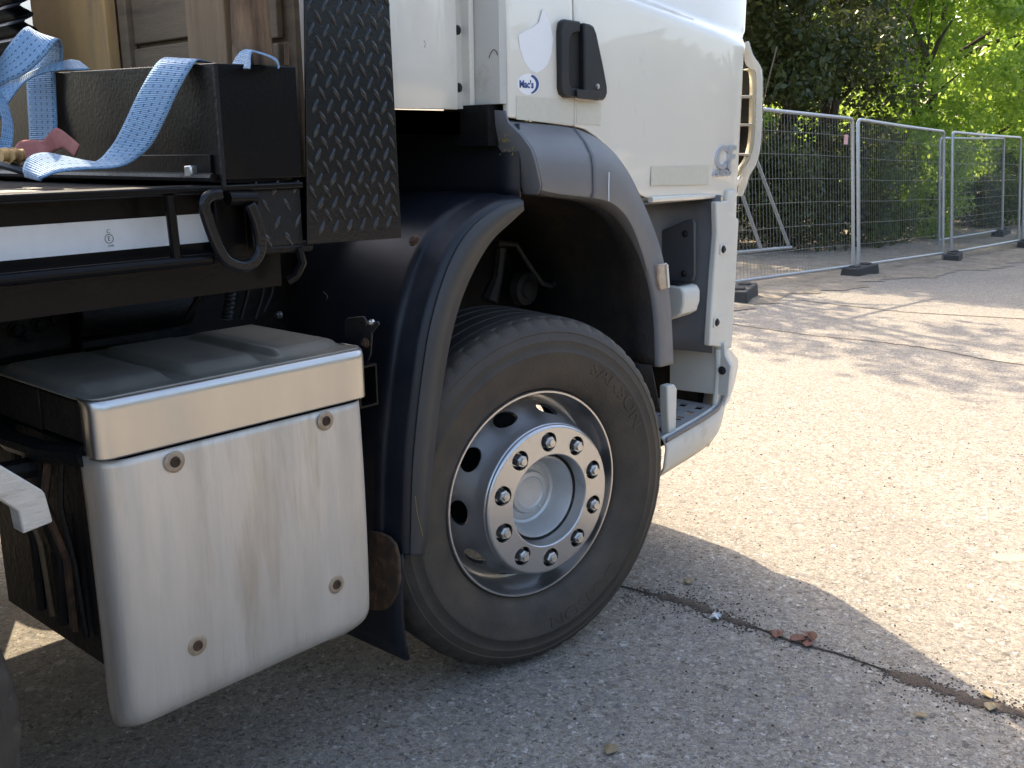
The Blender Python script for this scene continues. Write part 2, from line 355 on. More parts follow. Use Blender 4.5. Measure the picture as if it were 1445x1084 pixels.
# ------------------------------------------------------------------ ground
G0 = .018
def gz(x): return G0-.4*sst(4, 18, x)
def jitter(t, s=0.): return math.sin(t*3.1+s)*.5+math.sin(t*7.7+s*2+1)*.3+math.sin(t*17.3+s*3+2)*.2
xs = [-150, -60, -20, -8]+[-4+.5*i for i in range(52)]+[24, 32, 60, 150, 400]
b = MB()
n_ = len(xs); ys = [-300, -60, -12, -4, 0, 4, 12, 60, 300]
b.add([(x, y, gz(x)) for x in xs for y in ys], [(i*9+j, (i+1)*9+j, (i+1)*9+j+1, i*9+j+1) for i in range(n_-1) for j in range(8)])
tag(b.build('concrete_ground', 'concrete'), kind='structure')
b = MB(); V = []; cols = [4+.25*i for i in range(120)]+[40, 60, 120]
for x in cols:
    e = 2.8+.18*jitter(x*.9)+.12*jitter(x*3.7, 3)-.25*sst(9, 13, x)
    for y in (e, e+.3, e+1, 6, 9, 20, 120): V.append((x, y, gz(x)+.006+(.02*jitter(x*2+y*3) if y > e+.2 else 0)+(.02 if y > e+.2 else 0)))
b.add(V, [(i*7+j, (i+1)*7+j, (i+1)*7+j+1, i*7+j+1) for i in range(len(cols)-1) for j in range(6)])
tag(b.build('gravel_ground', 'gravel'), kind='structure')
# slab joint packed with soil, running away from the truck
b = MB(); V = []; N = 700; rs = random.Random(4)
for i in range(N):
    y = -3.2+i*(6.2/(N-1)); c = .585+.02*jitter(y*1.4, 1)-(.06*sst(-.2, .3, y))
    wd = .003+.004*(jitter(y*5, 4)+.4)+.016*sst(-.42, -.3, y)*sst(.05, -.1, y)*(.8+.6*jitter(y*31, 2))+.023*sst(-.78, -.86, y)*(.8+.4*jitter(y*9))
    wa, wb = max(.0012, wd*rs.uniform(.55, 1.4)), max(.0012, wd*rs.uniform(.5, 1.5))
    V += [(c-wa, y, .0015), (c, y, .0045+.002*rs.random()), (c+wb, y, .0015)]
b.add(V, [(i*3+j, (i+1)*3+j, (i+1)*3+j+1, i*3+j+1) for i in range(N-1) for j in range(2)])
tag(b.build('soil_filled_joint', 'soil'), kind='structure')
# hairline cracks further out
def crack(pts, w_):
    b = MB(); P = catmull(pts, 14); V = []
    for i, p in enumerate(P):
        ww = w_*(.6+.5*abs(jitter(i*.7))); dx = .02*jitter(i*.9, 2)
        V += [(p.x+dx-ww, p.y, gz(p.x)+.003), (p.x+dx+ww, p.y+.004, gz(p.x)+.003)]
    b.add(V, [(2*i, 2*i+1, 2*i+3, 2*i+2) for i in range(len(P)-1)])
    return tag(b.build('ground_crack', 'soil'), kind='structure')
crack([(5.35, -.8, 0), (5.1, .1, 0), (5.3, .9, 0), (5.25, 1.8, 0), (5.4, 2.8, 0)], .012)
crack([(7.4, -.9, 0), (7.3, .6, 0), (7.0, 1.6, 0), (7.1, 2.7, 0)], .016)

# ================================================================== TRUCK
truck = tag(empty('truck'), 'white flatbed truck with black mudguard, silver wheel and aluminium side box', 'truck')

# ---- wheel (local frame: axis along -y, centre at origin)
TR = .535
def make_wheel(parent):
    # rim and disc
    rimp = [(.268, -.13), (.272, -.09), (.276, -.045), (.283, -.030), (.287, -.018), (.2875, -.004), (.290, .003), (.295, .003), (.2985, -.002), (.2985, -.014), (.2935, -.022)]
    b = MB(); b.lathe(rimp, 128)
    wheel = b.build('wheel', 'silver', parent, smooth=50)
    # disc with hand holes: profile by s in 0..1 from barrel to nut face
    prof = [(0, .2715, -.092), (.08, .266, -.094), (.18, .258, -.078), (.5, .237, -.020), (.7, .2265, .012), (.84, .2185, .035), (.92, .2160, .045), (.97, .2145, .0500), (1., .2125, .052)]
    def pr(s): return interp(s, [(a, r) for a, r, _ in prof]), interp(s, [(a, x) for a, _, x in prof])
    def sheet(pfn, s0, s1, hs, hds, hdt, nsec, phase, nr=5, np_=32, wall=.012):
        b = MB(); half = math.pi/nsec
        for k in range(nsec):
            V = []; F = []
            for i in range(np_):
                a = 2*math.pi*i/np_; ca, sa = math.cos(a), math.sin(a)
                q = 1/max(abs(ca), abs(sa)); bx, by = ca*q, sa*q
                for j in range(-1, nr+1):
                    t = max(j, 0)/nr
                    ex, ey = hdt*ca, hs+hds*sa
                    rx = half*bx; ry = (s0+s1)/2+(s1-s0)/2*by
                    th = ex+(rx-ex)*t; s_ = ey+(ry-ey)*t
                    r, ax = pfn(s_); T = phase+2*half*k+th; ax -= (wall if j < 0 else 0); r -= (wall*.6 if j < 0 and wall > .009 else 0)
                    V.append((r*math.cos(T), -ax, r*math.sin(T)))
            for i in range(np_):
                for j in range(nr+1):
                    c = i*(nr+2)+j; d = ((i+1) % np_)*(nr+2)+j; F.append((c, c+1, d+1, d))
            b.add(V, F)
        return b
    b = sheet(pr, .18, .8, .46, .165, .150, 10, R(1.5), nr=7)
    b.lathe([(r, a) for s_, r, a in prof if s_ <= .18], 120); b.lathe([pr(.8)]+[(r, a) for s_, r, a in prof if s_ > .8], 120)
    me = b.build('rim_disc', 'silver', wheel, smooth=40)
    bmw = bmesh.new(); bmw.from_mesh(me.data); bmesh.ops.remove_doubles(bmw, verts=bmw.verts, dist=1e-4); bmesh.ops.recalc_face_normals(bmw, faces=bmw.faces); bmw.to_mesh(me.data); bmw.free()
    # nut ring face
    def pf(s): return .2045+(.1325-.2045)*s, .0615+.004*s
    b = sheet(pf, 0, 1, .51, .375, .160, 10, R(90.95), nr=6, np_=40, wall=.007)
    b.lathe([(.2150, .0490), (.2128, .0500), (.2122, .0545), (.2105, .0585), (.2080, .0606), (.2045, .0615)], 120); b.lathe([(.1325, .0655), (.1305, .0648), (.1292, .063), (.1285, .060)], 120)
    me = b.build('nut_ring', 'silver', wheel, smooth=40)
    bmw = bmesh.new(); bmw.from_mesh(me.data); bmesh.ops.remove_doubles(bmw, verts=bmw.verts, dist=1e-4); bmesh.ops.recalc_face_normals(bmw, faces=bmw.faces); bmw.to_mesh(me.data); bmw.free()
    b = MB(); b.lathe([(.1285, .060), (.1265, .040), (.1245, .026), (.122, .022)], 96); b.build('bore_wall', 'silver', wheel, smooth=40)
    # seat plate behind the nuts
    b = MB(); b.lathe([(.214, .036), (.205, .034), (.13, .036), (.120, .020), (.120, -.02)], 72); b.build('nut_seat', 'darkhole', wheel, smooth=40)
    # hub bowl
    b = MB(); b.lathe([(.119, .018), (.116, .026), (.112, .027), (.109, .022), (.098, -.020), (.091, -.034), (.084, -.038), (.081, -.036), (.064, -.034), (.062, -.028), (.059, -.024), (.047, -.022), (.043, -.025), (.030, -.027), (.0, -.027)], 96)
    hub = b.build('hub', 'hubp', wheel, smooth=28)
    for a in (60, -50, 180): bolt_head('hub_screw', wheel, (.073*math.cos(R(a)), .035, .073*math.sin(R(a))), .0035, .005, dome=True)
    # wheel nuts
    b = MB()
    def ring(rad, a, k, ph=0): return [(rad*math.cos(2*math.pi*i/k+ph), -a, rad*math.sin(2*math.pi*i/k+ph)) for i in range(k)]
    def stack(rings, k):
        b.add([q for rg in rings for q in rg], [(j*k+i, j*k+(i+1) % k, (j+1)*k+(i+1) % k, (j+1)*k+i) for j in range(len(rings)-1) for i in range(k)]+[tuple((len(rings)-1)*k+i for i in range(k))])
    stack([ring(.0225, .034, 20), ring(.0225, .042, 20), ring(.019, .044, 20)], 20)
    stack([ring(.0172, .040, 6), ring(.0172, .070, 6), ring(.0150, .0735, 6)], 6)
    stack([ring(.0105, .070, 14), ring(.0105, .079, 14), ring(.0095, .081, 14)], 14)
    nut = b.build('wheel_nut', 'nut', wheel, smooth=25)
    for k in range(10):
        a = R(90.95)+2*math.pi*k/10
        o = nut if k == 0 else nut.copy()
        if k: COL.objects.link(o); o.parent = wheel
        o.location = (.1675*math.cos(a), 0, .1675*math.sin(a)); o.rotation_euler = (0, .4*k, 0)
    # tyre
    prof = [(.2975, -.016), (.303, .000), (.312, .012), (.330, .020), (.352, .029), (.385, .038), (.415, .0405), (.420, .0425), (.427, .0425), (.431, .040), (.455, .037), (.462, .0385), (.466, .037),
            (.485, .031), (.489, .032), (.494, .029), (.503, .025), (.512, .019), (.519, .012), (.524, .006), (.5275, -.002), (.5300, -.012)]
    tread = []; 
    w_half = .30
    def add_tread(a0, a1): tread.extend([(.5335, a0), (.5335, a1)])
    grooves = [-.045, -.092, -.145, -.198, -.245]
    last = -.014
    for g in grooves:
        tread += [(.5315+.002*math.sin(-last*10), last-.001), (.5335, g+.005), (.521, g+.003), (.521, g-.003)]; last = g-.005+.001
    tread += [(.5335, last), (.530, -.278)]
    back = [(r, -.290-a) for r, a in reversed(prof)]
    prof = prof+tread+back
    prof = [(r if r < .2985 else .2985+(r-.2985)*.864, a) for r, a in prof]
    n = len(prof); seg = 220; V = []
    for k in range(seg):
        t = 2*math.pi*k/seg
        for j, (r, a) in enumerate(prof):
            rr = r
            if k % 4 == 0 and .4822 < r < .4995 and a > -.02: rr -= .005; 
            x, z = rr*math.cos(t), rr*math.sin(t)
            V.append((x, -a+(.0025 if (k % 4 == 0 and .4822 < r < .4982 and a > -.02) else 0), z))
    b = MB(); b.add(V, [(k*n+j, k*n+j+1, ((k+1) % seg)*n+j+1, ((k+1) % seg)*n+j) for k in range(seg) for j in range(n-1)])
    tyre = b.build('tyre', 'tyre', wheel, smooth=30)
    def sidewall(name, txt, size, r0, ang, sx=1., a=.0375):
        me = text_mesh(txt, size, .0016, .0008); me.name = name
        bm = bmesh.new(); bm.from_mesh(me); bmesh.ops.subdivide_edges(bm, edges=[e for e in bm.edges if e.calc_length() > .012], cuts=2); bm.to_mesh(me); bm.free()
        for v in me.vertices:
            x, y, z = v.co; t = ang-x*sx/r0; r = r0+y
            aa = interp(r, [(.3257, .020), (.3447, .029), (.3732, .038), (.3928, .0402), (.411, .0404), (.4337, .037)])
            v.co = (r*math.cos(t), -(aa+z), r*math.sin(t))
        return link(name, me, 'tyre', wheel, smooth=0)
    sidewall('lettering', 'SAMSON', .053, .386, R(-66), 1.35)
    sidewall('lettering', 'SAMSON', .053, .386, R(42), 1.35)
    # brake drum seen through the hand holes
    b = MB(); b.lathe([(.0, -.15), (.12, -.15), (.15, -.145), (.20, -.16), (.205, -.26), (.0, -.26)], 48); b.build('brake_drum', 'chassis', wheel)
    return wheel
wheel = make_wheel(truck)
wheel.location = (0, 0, .52); wheel.rotation_euler = (0, 0, R(-10.5))
w2 = clone(wheel, truck); w2.location = (-1.93, .0, .52); w2.rotation_euler = (0, R(14), R(-6))

# ---- cab shell
def door_y(x, z):
    zc = 1.885-(x-.4)*.115
    y = .06+.010*((z-1.62)/.3)**2
    y += .034*sst(zc-.005, zc+.05, z)+.10*max(0, z-zc-.05)
    y += .012*max(0, (x-1.02)/.2)**2
    return y
ARCH = [(.25, 1.519), (.30, 1.512), (.345, 1.495), (.40, 1.468), (.45, 1.435), (.50, 1.392), (.545, 1.345), (.59, 1.318), (.64, 1.303), (1.3, 1.297)]
def surf(x0, x1, zb, z1, nx, nz, dy=0.):
    b = MB(); b.grid(lambda u, v: (x0+(x1-x0)*u, door_y(x0+(x1-x0)*u, zb(x0+(x1-x0)*u)+(z1-zb(x0+(x1-x0)*u))*v)+dy, zb(x0+(x1-x0)*u)+(z1-zb(x0+(x1-x0)*u))*v), nx, nz); return b
XF = []
for py in range(285, -60, -15):
    x, y = 1.2, .07
    for _ in range(6): p = at(1053.8-12.8*py/266, py, 'y', y); y = door_y(p.x, p.z)
    XF.append((p.z, p.x))
def door_pt(u, v):
    xn = .2535+(1.215-.2535)*u; zb = interp(xn, ARCH); z = zb+(2.0-zb)*v; x = .2535+(interp(z, XF)-.2535)*u
    return (x, door_y(x, z), z)
b = MB(); b.grid(door_pt, 60, 60); door = b.build('door', 'white', truck, solid=.022, off=0, bevel=.004, smooth=60)
for m_ in door.modifiers:
    if m_.type == 'SOLIDIFY': m_.offset = -1
# make sure thickness goes inward (+y)
def inward(o, t):
    for m_ in o.modifiers:
        if m_.type == 'SOLIDIFY':
            ny = sum(p.normal.y for p in o.data.polygons)
            m_.offset = -1 if ny < 0 else 1; m_.thickness = t
inward(door, .022)
pil = surf(-.027, .2465, lambda x: 1.541-.08*(x+.03), 2.0, 16, 40).build('cab_side_panel', 'white', truck, solid=.02, bevel=.004, smooth=60); inward(pil, .02)
# door window frame and glass above the frame line
b = MB(); b.prism([(.26, 2.004), (1.15, 2.004), (.98, 2.62), (.30, 2.62)], .125, .14); b.build('door_glass', 'glass', truck)
for poly in ([(-.027, 2.002), (.2465, 2.002), (.2465, 2.72), (-.027, 2.72)], [(.2535, 2.602), (.2535, 2.72), (1.0, 2.72), (1.02, 2.602)], [(1.10, 2.002), (1.188, 2.002), (1.02, 2.66), (.95, 2.66)]):
    b = MB(); b.prism(poly, .118, .15); b.build('window_pillar', 'white', truck, bevel=.006)
# rear quarter of the cab: plan curve, extruded upwards
plan = catmull([(-.36, 1.2, 0), (-.355, .5, 0), (-.345, .30, 0), (-.315, .215, 0), (-.25, .185, 0), (-.16, .176, 0), (-.095, .178, 0)], 6)
b = MB(); b.grid(lambda u, v: (*plan[round(u*(len(plan)-1))].xy, 1.562+1.15*v), len(plan), 12)
q = b.build('cab_rear_corner', 'white', truck, solid=.012, off=0, bevel=.003, smooth=60)
b = MB(); b.box(-.0945, -.062, .188, .20, 1.565, 2.7); b.build('corner_flange', 'offwhite', truck)
b = MB(); b.prism([(-.062, .160), (-.047, .157), (-.042, .165), (-.042, .21), (-.062, .21)], 1.572, 2.7, 'z'); b.build('corner_trim', 'white', truck, bevel=.003)
b = MB(); b.prism([(-.0415, .17), (-.0415, .075), (-.030, .0625), (-.0285, .17)], 1.575, 2.7, 'z'); b.build('pillar_rear_face', 'offwhite', truck)
for p in ((650, 43), (652, 124)):
    c = at(*p, 'y', .187); bolt_head('panel_bolt', truck, (-.078, .187, c.z), .008, .008, material='dgrey', dome=True)
# cab core (roof, front, far side)
def cab_loop(z):
    t = sst(1.9, 2.8, z)*.16
    near = .115+t*.55; far = 2.335-t*.55; fr = 1.40-t*1.6*sst(1.75, 2.8, z)
    return [(-.34, near+.12, z), (-.05, near+.10, z), (-.02, near, z), (1.12-t, near, z), (1.24-t, near+.05, z), (fr-.06, near+.20, z), (fr-.02, near+.6, z), (fr, 1.225, z), (fr-.02, far-.6, z), (fr-.09, far-.24, z), (1.19-t, far-.05, z), (1.08-t, far, z), (-.34, far, z)]
zs = [1.575, 1.7, 1.9, 2.2, 2.5, 2.66, 2.74]; loops = [cab_loop(z) for z in zs]
n = len(loops[0]); b = MB(); b.add([p for lp in loops for p in lp], [(i*n+j, i*n+(j+1) % n, (i+1)*n+(j+1) % n, (i+1)*n+j) for i in range(len(zs)-1) for j in range(n)]+[tuple(range(n)), tuple((len(zs)-1)*n+j for j in range(n))])
b.build('cab_body', 'white', truck, bevel=.02)
b = MB(); b.box(-.062, .02, .10, .26, 1.47, 1.5735); b.build('cab_sill_end', 'chassis', truck)
b = MB(); b.box(-.33, .2, .20, 2.2, 1.50, 1.5595); b.build('cab_floor_rear', 'chassis', truck)
b = MB(); b.box(.249, .251, .09, .12, 1.5, 2.0); b.build('door_gap', 'flat_black', truck)
# door furniture
def plate(name, pts, y, material, parent, th=.0008, bevel=0, seg=2):
    """flat piece on a -y facing surface; pts are sightings projected on plane y"""
    P = [at(px, py, 'y', y) for px, py in pts]
    b = MB(); b.prism([(p.x, p.z) for p in P], y, y-th); return b.build(name, material, parent, bevel=bevel, seg=seg, smooth=30 if bevel else 0)
# handle recess frame (on the side panel) and grip (on the door)
fr = plate('handle_frame', [(811.3, 31), (790, 28), (786, 32), (784, 45), (784.5, 125), (787, 134), (793, 138.5), (811, 138.5), (811, 125.5), (800, 124.5), (796.5, 121), (795.5, 112), (796.5, 60), (799, 50), (803, 47), (811, 46)], .062, 'dgrey', truck, th=.020, bevel=.004)
plate('handle_recess', [(815, 44), (797, 44), (794, 60), (794, 118), (797, 128), (815, 128)], .0592, 'flat_black', fr, th=.004)
gr = plate('handle_grip', [(814, 33), (823, 35), (828, 38), (832, 48), (842, 95), (847, 122), (847.5, 132), (845, 139), (842, 142), (815, 139)], .062, 'dgrey', door, th=.026, bevel=.006, seg=3)
plate('grip_skirt', [(813, 126), (838, 128), (846.5, 131), (846, 138), (842, 142), (814, 139)], .0365, 'dgrey', door, th=.003, bevel=.002)
c = at(842, 122, 'y', .037); b = MB(); b.lathe([(.0, .007), (.0035, .007), (.0038, .004), (.0065, .006), (.0075, .003), (.0075, -.003)], 20, c); b.build('door_lock', 'nut', door)
# stickers and stripes
plate('white_patch', [(766, 12), (770, 18), (777, 38), (780, 55), (778, 75), (773, 90), (766, 98), (757, 103), (748, 99), (739, 86), (734, 70), (731, 50), (741, 43), (752, 38), (760, 32), (763, 22)], .0605, 'sticker', pil)
so_ = plate('oval_sticker', [(745.5+15.5*math.cos(t*math.pi/14), 119+15*math.sin(t*math.pi/14)+0.04*15.5*math.cos(t*math.pi/14)) for t in range(28)], .0602, 'sticker', pil)
sw = [(745.5+15*math.cos(t), 119+14.5*math.sin(t)) for t in np.linspace(-1.2, 1.2, 14)]+[(742.5+14*math.cos(t), 119.5+13*math.sin(t)) for t in np.linspace(1.1, -1.1, 14)]
plate('sticker_swoosh', sw, .0591, 'blueink', pil, th=.0004)
c = at(743, 119.5, 'y', .0588); text('sticker_lettering', "Mac's", .026, (c.x, .0588, c.z), 'blueink', pil, .0002, .0009)
plate('reflective_stripe', [(728, 135), (809.5, 140.5), (809, 176.5), (728.5, 168.5)], .0600, 'stripe', pil, th=.0010)
plate('reflective_stripe', [(813.5, 141), (848, 147), (847, 178), (842, 176), (813, 175)], .0605, 'stripe', door, th=.0014)
plate('reflective_stripe', [(918.5, 235), (1001, 234), (999.5, 260.5), (918, 262)], .0650, 'stripe', door, th=.0016)
# small badge
c = at(1021, 224, 'y', .064); text('door_badge', 'CF', .105, (c.x, .0630, c.z), 'chrome', door, .006, .003, .12, 1.05)
c = at(1018, 243, 'y', .064); text('door_badge', 'euro6', .042, (c.x, .0630, c.z), 'chrome', door, .004, .0012, .15, 1.15)
# door sill roll
b = MB(); b.tube([(.64, .066, 1.300), (.9, .068, 1.2965), (1.215, .092, 1.294)], .010, 10); b.build('door_sill', 'white', door)

# ---- corner air deflector with slots
def vane(x, y): return (x, y)
PO = [(1056, 58), (1062, 77), (1070, 89), (1075, 104), (1075, 150), (1073, 200), (1067, 230), (1057, 248), (1053, 262), (1047, 277)]
PI = [(1050, 60), (1051, 88), (1058, 97), (1066.5, 104), (1066.5, 150), (1064.5, 196), (1058, 224), (1047, 241), (1043, 258), (1040, 277)]
XO = catmull([at(*p, 'x', 1.25) for p in PO], 5); XI = catmull([at(*p, 'x', 1.25) for p in PI], 5); k = len(XO)
b = MB(); V = []
for o_, i_ in zip(XO, XI): V += [(1.25, i_.y, i_.z), (1.252, o_.y, o_.z), (1.29, o_.y+.016, o_.z), (1.325, o_.y+.045, o_.z), (1.32, i_.y+.028, i_.z), (1.29, i_.y+.012, i_.z)]
b.add(V, [(i*6+j, i*6+(j+1) % 6, (i+1)*6+(j+1) % 6, (i+1)*6+j) for i in range(k-1) for j in range(6)]+[tuple(range(6)), tuple((k-1)*6+j for j in range(6))])
dfl = b.build('corner_deflector', 'white', truck, bevel=.003, smooth=50)
b = MB(); V = []
for i_ in XI[10:-8]: V += [(1.253, i_.y+.003, i_.z), (1.262, i_.y+.020, i_.z), (1.278, i_.y+.040, i_.z)]
b.add(V, [(i*3+j, (i+1)*3+j, (i+1)*3+j+1, i*3+j+1) for i in range(len(V)//3-1) for j in range(2)]); b.build('deflector_inner', 'cream', dfl, solid=.002)  # inside of the blade, its sunlit look painted on
P = [at(*p, 'x', 1.31) for p in [(1044, 96), (1058, 98), (1060, 150), (1058, 200), (1051, 232), (1040, 246)]]
b = MB(); b.prism([(p.y, p.z) for p in P], 1.308, 1.312, 'x'); b.build('deflector_back', 'flat_black', dfl)
for py in (136, 176, 218):
    c = at(1064, py, 'x', 1.27); b = MB(); b.box(1.255, 1.30, c.y+.004, c.y+.10, c.z-.004, c.z+.004); b.build('deflector_vane', 'offwhite', dfl, bevel=.002)
c0 = at(1045, 272, 'x', 1.2)
b = MB(); b.grid(lambda u, v: (1.192+.045*u, .085+.035*v, 1.297+.06*u*(1-v)+.02*v), 4, 4); b.build('deflector_foot', 'white', dfl, solid=.01)

# ---- wheel arch trim (grey)
OUT = catmull([(-.03, 1.535, 0), (.10, 1.530, 0), (.24, 1.520, 0), (.345, 1.493, 0), (.445, 1.440, 0), (.545, 1.345, 0), (.675, 1.165, 0), (.745, .985, 0), (.778, .757, 0)], 8)
INN = catmull([(.022, 1.350, 0), (.11, 1.335, 0), (.235, 1.321, 0), (.352, 1.296, 0), (.455, 1.241, 0), (.545, 1.150, 0), (.607, 1.046, 0), (.643, .929, 0), (.660, .765, 0)], 8)
def arch_section(i):
    o, q = OUT[i], INN[i]; t = i/(len(OUT)-1)
    # from cab surface out over a shoulder, down the face, then the return lip
    bul = .055*(1-sst(.25, .75, t))+.012
    f = lambda k: o.lerp(q, k)
    pts = [(f(.0), .075), (f(.04), .055), (f(.22), .055-bul*.55), (f(.40), .055-bul*.9), (f(.55), .055-bul), (f(.88), .055-bul-.004), (f(.97), .055-bul+.002), (f(1.0), .055-bul+.014), (f(1.0), .11)]
    return [(p.x, y, p.y) for p, y in pts]
def arch_piece(name, i0, i1, parent):
    S = [arch_section(i) for i in range(i0, i1+1)]; n = 9; b = MB()
    b.add([p for s in S for p in s], [(i*n+j, i*n+j+1, (i+1)*n+j+1, (i+1)*n+j) for i in range(len(S)-1) for j in range(n-1)])
    o = b.build(name, 'grey', parent, solid=.005, smooth=45); inward(o, .005); return o
nA = len(OUT)-1; i_gap = 16
arch_piece('wheel_arch_trim', 0, i_gap, truck)
S1 = arch_piece('wheel_arch_trim', i_gap, nA, truck)
for o in (S1,):
    for v in o.data.vertices: v.co.y -= .003; v.co.x += .0015
# rear closing face of the trim
S0 = arch_section(0)
fx = lambda z: -.0325+max(0, 1.535-z)*.27
oute = [(.064, 1.557)]+[(y, z) for x, y, z in S0[1:7]]+[(S0[7][1], S0[7][2]-.006)]
inne = [(.172, 1.566), (.168, 1.515), (.150, 1.497), (.112, 1.478), (.085, 1.440), (.068, 1.40), (.052, 1.365), (.045, 1.345)]
b = MB(); V = [(fx(z), y, z) for y, z in oute]+[(fx(z)-.002, y, z) for y, z in inne]; k = len(oute)
b.add(V, [(i, i+1, k+i+1, k+i) for i in range(k-1)]); fl = b.build('arch_rear_flange', 'grey', truck, solid=.006, smooth=12, bevel=.0015)
b = MB(); rs = random.Random(3)
for k in range(26): y, z = rs.gauss(.072, .012), rs.uniform(1.40, 1.50); b.tube([(fx(z)-.0045, y, z), (fx(z)-.0055, y+rs.uniform(-.006, .006), z-rs.uniform(.002, .01))], .0012, 5)
b.build('moss_speck', 'moss', fl)['kind'] = 'stuff'
# liner
b = MB(); V = []
idx = list(range(0, nA+1, 2))
for i in idx:
    q = INN[i]
    V += [(q.x, .05, q.y), (q.x-.01, .12, q.y+.02), (q.x-.02, .35, q.y+.03), (q.x-.02, .62, q.y+.02)]
b.add(V, [(i*4+j, (i+1)*4+j, (i+1)*4+j+1, i*4+j+1) for i in range(len(idx)-1) for j in range(3)]); b.build('arch_liner', 'liner', truck, solid=.004)
b = MB(); b.grid(lambda u, v: (.655+.06*u-.02*v, .06+.5*v, .77-.17*u), 4, 5); b.build('liner_flap', 'liner', truck, solid=.006)
b = MB(); b.box(-.25, .70, .60, .63, .55, 1.40); b.build('inner_bulkhead', 'chassis', truck)
b = MB(); b.tube([at(702, 343, 'y', .45), at(728, 345, 'y', .45), at(745, 372, 'y', .43), at(765, 400, 'y', .42), at(778, 404, 'y', .42), at(790, 390, 'y', .44)], .009, 8); b.build('brake_pipe', 'liner', truck)
b = MB(); b.tube([at(706, 350, 'y', .5), at(702, 390, 'y', .5), at(690, 425, 'y', .5)], [.02, .018, .03], 8); b.build('damper_rod', 'liner', truck)
b = MB()
c = at(742, 408, 'y', .5); b.lathe([(.0, .02), (.03, .02), (.035, .01), (.055, .008), (.06, -.02)], 16, c); b.build('spring_shackle', 'liner', truck)
# side marker lamp
c = at(935, 389, 'y', .03)
b = MB(); b.prism([(c.x-.030, c.z+.038), (c.x+.022, c.z+.040), (c.x+.036, c.z-.022), (c.x+.034, c.z-.044), (c.x-.014, c.z-.046), (c.x-.030, c.z-.010)], .026, .06); lamp = b.build('marker_lamp', 'lens', truck, bevel=.005)
b = MB(); b.prism([(c.x+.010, c.z+.034), (c.x+.020, c.z+.034), (c.x+.033, c.z-.040), (c.x+.022, c.z-.042)], .0225, .0255); b.build('lamp_rim', 'offwhite', lamp)

# ---- step well and front corner
b = MB(); pl = catmull([(.70, .30, 0), (.86, .285, 0), (.955, .255, 0), (1.005, .17, 0), (1.020, .085, 0), (1.026, .052, 0)], 6)
b.grid(lambda u, v: (pl[round(u*(len(pl)-1))].x+.02*v*v, pl[round(u*(len(pl)-1))].y, .752+.545*v), len(pl), 10)
well = b.build('step_well', 'grey', truck, solid=.008, smooth=60)
b = MB(); b.grid(lambda u, v: (.62+.46*u, .075+.24*v, 1.288-.004*v), 6, 4); b.build('well_roof', 'grey', truck, solid=.006)
P = [at(px, py, 'x', .99) for px, py in [(938, 325), (972, 310), (981, 309), (984, 314), (984, 388), (981, 396), (938, 396)]]
b = MB(); b.prism([(p.y, p.z) for p in P], .972, .985, 'x'); cov = b.build('well_cover', 'mgrey', truck, bevel=.004)
for p in ((967, 330), (965, 386)):
    c = at(*p, 'x', .972); bolt_head('cover_bolt', cov, c, .008, .008, d=(-1, 0, 0), material='dgrey', dome=True)
# upper step
P = [at(px, py, 'x', .96) for px, py in [(930, 398), (975, 399), (984, 402), (987.5, 410), (987, 425), (983, 438), (975, 443), (952, 450), (930, 455)]]
b = MB(); b.prism([(p.y, p.z) for p in P], .86, .965, 'x'); st = b.build('upper_step', 'offwhite', truck, bevel=.008, seg=3)
b = MB(); b.box(.865, .955, P[2].y+.012, P[0].y-.01, P[1].z+.0005, P[1].z+.004); b.build('step_tread', 'dgrey', st, bevel=.001)
# white corner post of the front panel
P = [at(px, py, 'y', .05) for px, py in [(1011, 285), (1027, 283), (1030, 300), (1037, 304), (1043, 310), (1041, 352), (1036, 440), (1033, 492), (1001, 488), (1004, 440), (1008, 380), (1012, 330)]]
b = MB(); b.prism([(p.x, p.z) for p in P], .050, .075); post = b.build('corner_post', 'offwhite', truck, bevel=.006, seg=3)
for p in ((1020, 352), (1011, 455)):
    c = at(*p, 'y', .049); bolt_head('post_bolt', post, (c.x, .049, c.z), .010, .009, material='dgrey', dome=True)
    b = MB(); b.box(c.x-.02, c.x+.045, .0465, .0498, c.z-.018, c.z+.018); b.build('bolt_land', 'offwhite', post, bevel=.0015)
# lower riser panel, tread, skirt
P = [(at(px, py, 'x', 1.08)) for px, py in [(945, 480), (1022, 484), (1023, 502), (1031, 517), (1027, 559), (945, 549)]]
b = MB(); b.prism([(p.y, p.z) for p in P], 1.08, 1.10, 'x'); ris = b.build('step_riser', 'offwhite', truck, bevel=.003)
c = at(1019, 523, 'x', 1.079); bolt_head('riser_bolt', ris, c, .010, .009, d=(-1, 0, 0), material='dgrey', dome=True)
TZ = .545
rim_e = catmull([(.70, .035, 0), (.80, .038, 0), (.93, .042, 0), (1.03, .05, 0), (1.10, .062, 0), (1.17, .085, 0)], 5)
